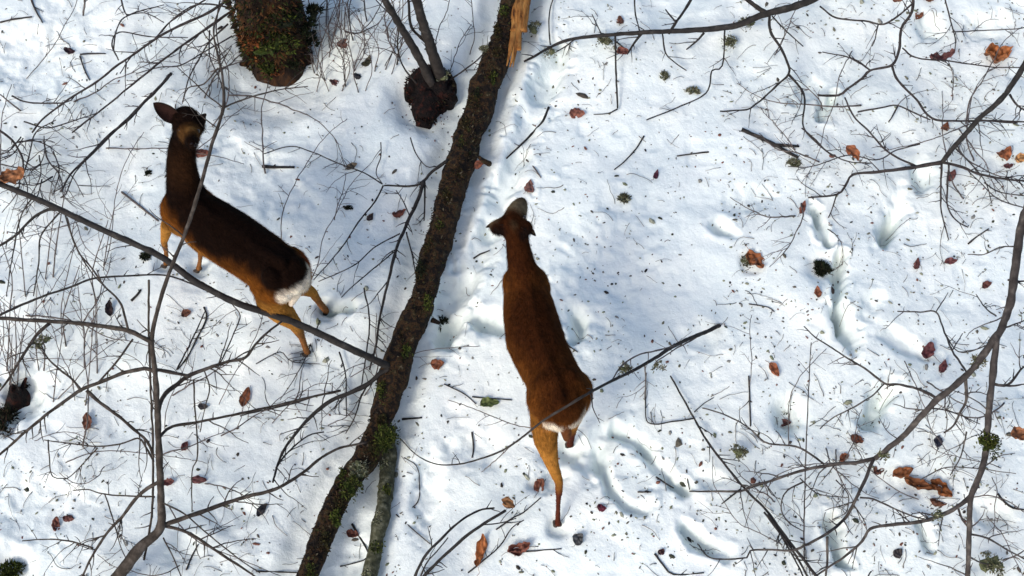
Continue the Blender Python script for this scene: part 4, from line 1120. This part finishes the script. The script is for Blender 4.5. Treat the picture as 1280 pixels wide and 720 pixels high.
for _ in range(1500):
    a, b2 = litter_pt()
    if rnd.random() < .35: a, b2 = rnd.choice([(rnd.uniform(-10, 300), rnd.uniform(-10, 260)), (rnd.uniform(-10, 460), rnd.uniform(380, 730)), (rnd.uniform(900, 1290), rnd.uniform(-10, 250)), (rnd.uniform(940, 1290), rnd.uniform(470, 730))])
    v = P0(a, b2); ang = rnd.uniform(0, 6.28); L = rnd.choice((.03, .05, .08, .14)) * rnd.uniform(.7, 1.3); r = rnd.uniform(.0009, .0024)
    n = max(3, int(L / .02)); pp = []; x, y = v.x, v.y
    for i in range(n + 1):
        pp.append([x, y, 0, r * (1 - .4 * i / n)])
        ang += rnd.uniform(-.4, .4); x += math.cos(ang) * L / n; y += math.sin(ang) * L / n
    zz = hfun([q[0] for q in pp], [q[1] for q in pp])
    lift = rnd.uniform(0, .02)
    for i, (q, z) in enumerate(zip(pp, zz)): q[2] = float(z) + r + lift * math.sin(math.pi * i / n)
    n0 = len(g.v)
    tube(g, [np.array(q) for q in pp], 5)
    c = rnd.choice([(.04, .035, .03), (.08, .07, .06), (.14, .12, .1), (.2, .18, .16)])
    g.c += [(*c, 1)] * (len(g.v) - n0)
o = new_mesh('twig_litter', g.v, g.f, M_TINT, None, True, g.c)
tag(o, 'countless fine broken twigs scattered over the snow', 'litter', kind='stuff')

# ------------------------------------------------------------------ deer
def blobs_to_mesh(blobs, voxel=.011, smooth=6):
    """blobs: chains of (Vector, radius) -> one continuous skin"""
    bm = bmesh.new()
    for chain in blobs:
        for i in range(len(chain)):
            p0, r0 = chain[i]
            p1, r1 = chain[min(i + 1, len(chain) - 1)]
            n = max(1, int((p1 - p0).length / (min(r0, r1) * .28)))
            for k in range(n):
                t = k / n
                bmesh.ops.create_icosphere(bm, subdivisions=2, radius=r0 + (r1 - r0) * t, matrix=Matrix.Translation(p0.lerp(p1, t)))
    me = bpy.data.meshes.new('tmp'); bm.to_mesh(me); bm.free()
    ob = bpy.data.objects.new('tmp', me); COL.objects.link(ob)
    m = ob.modifiers.new('r', 'REMESH'); m.mode = 'VOXEL'; m.voxel_size = voxel
    s = ob.modifiers.new('s', 'SMOOTH'); s.factor = .6; s.iterations = smooth
    dg = bpy.context.evaluated_depsgraph_get()
    res = bpy.data.meshes.new_from_object(ob.evaluated_get(dg))
    bpy.data.objects.remove(ob); bpy.data.meshes.remove(me)
    return res

def ear_mesh(base, tip, facing, width, parent, c_out, c_in, c_rim):
    """cupped leaf-shaped ear; facing = direction its open side looks"""
    ax = (tip - base); L = ax.length; ax.normalize()
    s = ax.cross(facing).normalized(); f = s.cross(ax).normalized()
    nu, nv = 14, 11; vs = []; cs = []; fs = []
    for skin in (0, 1):
        for i in range(nu):
            u = i / (nu - 1)
            w = width * .5 * (math.sin(math.pi * (.16 + .84 * u) ** 1.0) ** .7 if u < 1 else .02)
            for j in range(nv):
                v = (j / (nv - 1) - .5) * 2
                cup = (abs(v) ** 2) * w * .75
                p = base + ax * (u * L) + s * (v * w * (.98 if skin else 1)) + f * (cup - .25 * w - skin * -.004) - f * .12 * L * u * u
                vs.append(p)
                edge = max(abs(v) ** 4, u ** 8)
                c0 = c_in if skin else c_out
                cs.append((*[c0[q] * (1 - edge) + c_rim[q] * edge for q in range(3)], 1))
    n = nu * nv
    for i in range(nu - 1):
        for j in range(nv - 1):
            a = i * nv + j
            fs.append((a, a + 1, a + nv + 1, a + nv)); fs.append((n + a, n + a + nv, n + a + nv + 1, n + a + 1))
    for i in range(nu - 1):
        for j in (0, nv - 1):
            a = i * nv + j; fs.append((a, a + nv, n + a + nv, n + a))
    for j in range(nv - 1):
        a = (nu - 1) * nv + j; fs.append((a, a + 1, n + a + 1, n + a))
    return new_mesh('ear', vs, fs, M_FUR, parent, True, cs)

def small_blob(name, chain, mat, parent, col=None, voxel=.005, sm=3):
    me = blobs_to_mesh([chain], voxel, sm)
    me.name = name
    if col is not None:
        a = me.color_attributes.new('tint', 'FLOAT_COLOR', 'POINT')
        a.data.foreach_set('color', np.tile(np.array([*col, 1], np.float32), len(me.vertices)))
    me.polygons.foreach_set('use_smooth', [True] * len(me.polygons))
    me.materials.clear(); me.materials.append(mat)
    o = bpy.data.objects.new(name, me); COL.objects.link(o)
    o.parent = parent; o.matrix_parent_inverse = Matrix.Translation(-parent.location)
    return o

def make_deer(label, S):
    A = lambda a, b2, z: P0(a, b2, z)
    loc = Vector((A(*S['mid']).x, A(*S['mid']).y, 0)); loc.z = gh(loc)
    root = thing('deer', label, 'deer', loc, 'deer walking through the snow')
    chains = []
    for ch in S['body'] + S['neck'] + S['head']:
        chains.append([(A(a, b2, z), r) for a, b2, z, r in ch])
    legs = []
    for ch in S['legs']:
        c = [(A(a, b2, z), r) for a, b2, z, r in ch]
        g0 = G(ch[-1][0], ch[-1][1], .055)
        c[-1] = (g0, c[-1][1])
        chains.append(c); legs.append(c)
    me = blobs_to_mesh(chains, .0105, 7)
    nV = len(me.vertices)
    co = np.empty(nV * 3, np.float32); me.vertices.foreach_get('co', co); co = co.reshape(-1, 3)
    no = np.empty(nV * 3, np.float32); me.vertices.foreach_get('normal', no); no = no.reshape(-1, 3)
    tail = np.array(A(*S['rump'])); fore = np.array(A(*S['chest']))
    axv = fore - tail; axv[2] = 0; Lb = np.linalg.norm(axv); axv /= Lb
    latv = np.array((-axv[1], axv[0], 0))             # the animal's left
    u = (co - tail) @ axv                              # metres ahead of the tail root
    lat = (co - tail) @ latv
    z = co[:, 2]
    def colour(co_, u_, lat_, z_, no_, jit):
        zz = z_ - .035 * np.sin(u_ * 9) + jit * .03
        back = np.array(S['c_back']); mid = np.array(S['c_mid']); low = np.array(S['c_low'])
        t1 = np.clip((zz - S['z1']) / S['dz1'], 0, 1)[:, None]; t1 = t1 * t1 * (3 - 2 * t1)
        t2 = np.clip((zz - S['z2']) / .16, 0, 1)[:, None]
        c = low * (1 - t2) + mid * t2
        c = c * (1 - t1) + back * t1
        # legs: greyer brown below the knee, dark towards the hoof
        tl = np.clip((.36 - z_) / .12, 0, 1)[:, None]
        c = c * (1 - tl) + np.array(S['c_leg']) * tl
        # face and neck
        for (q, r, cc, k) in S['spots']:
            d = np.linalg.norm(co_ - np.array(A(*q)), axis=1)
            w = (np.clip((r - d + jit * .012) / (r * k), 0, 1))[:, None]
            c = c * (1 - w) + np.array(cc) * w
        # white rump fringe
        w = np.clip((S['white_u'] - u_ + jit * .012) / .022, 0, 1) * np.clip((z_ - S.get('white_lo', .50)) / .05, 0, 1) * np.clip((S['white_z'] - z_ + jit * .02) / .03, 0, 1)
        w = w * (np.abs(lat_ - S['white_lat']) < S['white_w'])
        c = c * (1 - w[:, None]) + np.array((.74, .66, .54)) * w[:, None]
        return c
    rs = np.random.RandomState(3)
    jit = np.array([mnoise.noise(Vector(map(float, p)) * 22) for p in co])
    c = colour(co, u, lat, z, no, jit)
    # fur: short hairs lying back along the coat, part of the same body mesh
    me.calc_loop_triangles()
    tri = np.empty(len(me.loop_triangles) * 3, np.int32); me.loop_triangles.foreach_get('vertices', tri); tri = tri.reshape(-1, 3)
    a3 = np.linalg.norm(np.cross(co[tri[:, 1]] - co[tri[:, 0]], co[tri[:, 2]] - co[tri[:, 0]]), axis=1)
    NB = 75000
    pick = rs.choice(len(tri), NB, p=a3 / a3.sum()); bw = rs.dirichlet((1, 1, 1), NB)
    T = tri[pick]
    fp = (co[T] * bw[:, :, None]).sum(1); fn = (no[T] * bw[:, :, None]).sum(1); fn /= np.linalg.norm(fn, axis=1)[:, None] + 1e-9
    fc = (c[T] * bw[:, :, None]).sum(1); fj = rs.normal(0, 1, NB)
    clump = np.array([mnoise.noise(Vector((float(p[0]) * 16, float(p[1]) * 16, float(p[2]) * 30))) + .6 * mnoise.noise(Vector((float(p[0]) * 47, float(p[1]) * 47, float(p[2]) * 60))) for p in fp])
    fc = np.clip(fc * (1 + .25 * fj[:, None]) * (1 + .5 * clump[:, None]), .0015, 1)
    flow = -axv[None, :] + np.array((0, 0, -.35))[None, :] + rs.normal(0, .2, (NB, 3)) + clump[:, None] * latv[None, :] * .8
    low_ = fp[:, 2] < .5
    flow[low_] = np.array((0, 0, -1)) + rs.normal(0, .2, (low_.sum(), 3))
    flow -= fn * (flow * fn).sum(1)[:, None]
    flow /= np.linalg.norm(flow, axis=1)[:, None] + 1e-9
    d = flow + fn * (.30 + .25 * clump[:, None])
    ln = np.where(low_, .010, .026) * rs.uniform(.6, 1.4, NB)
    ln = ln * np.clip(1 + (fp[:, 2] < .7) * (u.max() * 0), 1, 1)
    sd2 = np.cross(flow, fn); wd = .0011
    b0 = fp - fn * .001
    v0 = b0 - sd2 * wd; v1 = b0 + sd2 * wd; v2 = b0 + d * ln[:, None]
    FV = np.stack([v0, v1, v2], 1).reshape(-1, 3)
    allv = np.concatenate([co, FV]); polys = [tuple(p.vertices) for p in me.polygons]
    o2 = np.arange(NB) * 3 + nV
    faces = polys + [(int(q), int(q) + 1, int(q) + 2) for q in o2]
    cols = np.concatenate([c, np.repeat(fc, 3, 0)]); cols = np.concatenate([cols, np.ones((len(cols), 1))], 1)
    bpy.data.meshes.remove(me)
    body = new_mesh('body', allv, faces, M_FUR, root, True, np.clip(cols, 0, 1))
    for e in S['ears']:
        ear_mesh(A(*e[0]), A(*e[1]), (A(*e[2]) - A(*e[0])).normalized(), e[3], root, S['c_earout'], S['c_earin'], (.008, .006, .005))
    for q in S['eyes']:
        small_blob('eye', [(A(*q), .013)], M_EYE, root, None, .003, 1)
    small_blob('nose', [(A(*S['nose']), .019), (A(*S['nose']) + Vector((.008, 0, -.004)), .017)], M_EYE, root, None, .004, 2)
    tq = [(A(a, b2, zz), r) for a, b2, zz, r in S['tail']]
    small_blob('tail', tq, M_FUR, root, S['c_tail'], .006, 3)
    for c_ in legs:
        f = c_[-1][0]; dirv = (axv[0], axv[1])
        for s in (-1, 1):
            off = Vector((latv[0], latv[1], 0)) * .011 * s
            fw = Vector((dirv[0], dirv[1], 0))
            small_blob('hoof', [(f + off + Vector((0, 0, -.012)), .015), (f + off + fw * .03 + Vector((0, 0, -.04)), .010)], M_HOOF, root, None, .004, 2)
    for nm, a, b2 in (('body', chains[0][0][0], chains[0][-1][0]),):
        print(label[:20], 'body axis', round((a - b2).length, 2))
    for l in legs: print('  leg', [round((l[i + 1][0] - l[i][0]).length, 2) for i in range(len(l) - 1)])
    hd = [(A(a, b2, zz)) for a, b2, zz, r in S['head'][0]]
    print('  head', [round((hd[i + 1] - hd[i]).length, 2) for i in range(len(hd) - 1)])
    return root

D1 = dict(
    mid=(292, 299, .68), rump=(372, 352, .74), chest=(225, 255, .7),
    body=[
        [(232, 258, .74, .125), (262, 280, .74, .15), (292, 300, .74, .158), (325, 322, .75, .152), (348, 337, .77, .14), (358, 342, .77, .125)],
        [(236, 268, .63, .125), (265, 288, .60, .15), (292, 303, .60, .155), (322, 326, .63, .14), (345, 345, .68, .13)],
        [(226, 262, .70, .115), (228, 275, .58, .095)], [(246, 258, .70, .11), (246, 275, .58, .09)],
        [(222, 262, .80, .055), (238, 282, .70, .06)], [(252, 250, .80, .05), (250, 262, .7, .06)], [(338, 345, .86, .05), (350, 362, .74, .075)], [(366, 330, .85, .045), (372, 340, .78, .06)],
        [(238, 246, .865, .03), (262, 268, .875, .022), (292, 290, .875, .022), (325, 312, .885, .024), (352, 328, .905, .03)],
        [(340, 352, .70, .125), (352, 352, .6, .11)], [(360, 335, .70, .12), (366, 346, .6, .105)],
    ],
    neck=[[(234, 250, .80, .115), (229, 228, .90, .092), (226, 205, .99, .080), (227, 185, 1.07, .072), (232, 165, 1.14, .064)]],
    head=[[(232, 150, 1.19, .076), (233, 157, 1.18, .078), (236, 164, 1.20, .064), (238, 172, 1.235, .046), (239, 178, 1.26, .034), (240, 181, 1.275, .026)],
          [(228, 156, 1.18, .055), (243, 157, 1.18, .055)]],
    legs=[
        [(222, 272, .58, .07), (209, 282, .47, .040), (205, 302, .30, .022), (208, 318, .15, .015), (207, 330, .055, .018)],
        [(246, 275, .58, .075), (248, 292, .46, .046), (251, 312, .30, .022), (250, 326, .15, .015), (248, 336, .055, .018)],
        [(340, 360, .64, .10), (338, 377, .52, .080), (353, 391, .44, .068), (368, 404, .36, .042), (377, 421, .18, .022), (384, 441, .055, .020)],
        [(366, 348, .62, .09), (366, 356, .50, .066), (379, 360, .42, .044), (391, 366, .34, .029), (399, 378, .18, .021), (408, 389, .055, .022)],
    ],
    ears=[((224, 150, 1.22), (191, 129, 1.29), (200, 165, 1.6), .085), ((245, 150, 1.22), (260, 147, 1.12), (250, 175, 1.6), .065)],
    eyes=[(226, 163, 1.235), (247, 164, 1.235)], nose=(240, 181, 1.277),
    tail=[(372, 342, .80, .030), (374, 354, .72, .034), (370, 366, .64, .032), (364, 380, .56, .016)],
    spots=[((237, 170, 1.22), .085, (.11, .05, .014), .6), ((233, 146, 1.22), .075, (.012, .006, .004), .7), ((238, 160, 1.27), .025, (.20, .10, .03), .8),
           ((230, 212, 1.02), .15, (.024, .010, .004), .7), ((384, 322, .76), .065, (.14, .028, .008), .5)],
    c_back=(.0075, .0032, .0018), c_mid=(.18, .058, .008), c_low=(.33, .15, .03), c_leg=(.20, .085, .028), c_earout=(.018, .009, .007), c_earin=(.022, .010, .008), c_tail=(.60, .52, .42),
    z1=.69, dz1=.16, z2=.54, white_u=.030, white_z=.82, white_lat=0.0, white_w=.2)
D2 = dict(
    mid=(676, 440, .68), rump=(705, 530, .74), chest=(655, 345, .7),
    body=[
        [(657, 354, .74, .102), (661, 385, .74, .138), (667, 415, .74, .152), (676, 440, .745, .148), (688, 462, .75, .140), (697, 485, .76, .152), (700, 506, .76, .135)],
        [(656, 362, .64, .115), (661, 392, .61, .140), (668, 425, .60, .155), (678, 450, .62, .145), (694, 480, .67, .140)],
        [(646, 352, .70, .080), (646, 370, .6, .07)], [(667, 352, .70, .080), (667, 370, .6, .07)],
        [(645, 345, .82, .05), (644, 365, .74, .06)], [(668, 342, .82, .045), (676, 360, .74, .055)], [(684, 476, .86, .055), (677, 500, .76, .07)], [(711, 472, .86, .05), (724, 492, .78, .065)],
        [(656, 335, .86, .03), (662, 370, .858, .026), (668, 405, .868, .026), (679, 440, .87, .028), (695, 475, .885, .034), (699, 500, .88, .036)],
        [(685, 496, .70, .115), (684, 512, .6, .09)], [(714, 488, .70, .115), (716, 502, .6, .09)],
    ],
    neck=[[(657, 352, .80, .096), (652, 332, .86, .074), (648, 312, .92, .066), (646, 296, .97, .060), (642, 288, 1.0, .062)]],
    head=[[(640, 283, 1.02, .062), (643, 273, 1.01, .060), (646, 265, .99, .054), (649, 259, .975, .046), (651, 255, .965, .038)],
          [(621, 284, 1.02, .040), (640, 279, 1.0, .054), (657, 285, 1.02, .040)]],
    legs=[
        [(652, 372, .58, .065), (648, 385, .46, .042), (650, 405, .30, .024), (652, 425, .15, .016), (654, 438, .055, .019)],
        [(672, 372, .58, .065), (676, 385, .46, .042), (674, 402, .30, .024), (676, 420, .15, .016), (678, 432, .055, .019)],
        [(685, 508, .62, .10), (681, 528, .54, .078), (682, 550, .49, .064), (690, 580, .40, .037), (699, 603, .31, .025), (698, 632, .14, .015), (697, 655, .055, .019)],
        [(712, 500, .60, .09), (714, 512, .50, .066), (718, 522, .42, .044), (716, 533, .34, .030), (714, 546, .18, .020), (712, 556, .055, .022)],
    ],
    ears=[((632, 281, 1.05), (606, 281, .97), (616, 250, 1.15), .060), ((650, 283, 1.05), (672, 293, .96), (672, 262, 1.15), .056)],
    eyes=[(634, 271, 1.04), (655, 272, 1.04)], nose=(652, 251, .955),
    tail=[(703, 522, .80, .030), (706, 533, .74, .032), (708, 541, .67, .028), (708, 548, .60, .018)],
    spots=[((646, 262, 1.0), .095, (.19, .14, .08), .55), ((618, 278, 1.02), .05, (.16, .11, .065), .6), ((652, 262, 1.02), .022, (.30, .25, .16), .9), ((636, 268, 1.05), .020, (.24, .18, .10), .9), ((622, 290, 1.03), .055, (.008, .004, .003), .5), ((657, 290, 1.03), .055, (.008, .004, .003), .5), ((642, 280, 1.07), .03, (.05, .03, .015), .8)],
    c_back=(.036, .0105, .0028), c_mid=(.14, .046, .008), c_low=(.29, .125, .024), c_leg=(.07, .018, .010), c_earout=(.012, .008, .006), c_earin=(.15, .10, .06), c_tail=(.10, .035, .012),
    z1=.70, dz1=.20, z2=.52, white_u=.072, white_z=.80, white_lat=-.035, white_w=.14, white_lo=.60)
make_deer('dark brown deer with a nearly black back standing left of the log', D1)
make_deer('reddish brown deer right of the log with one hind leg stretched back', D2)
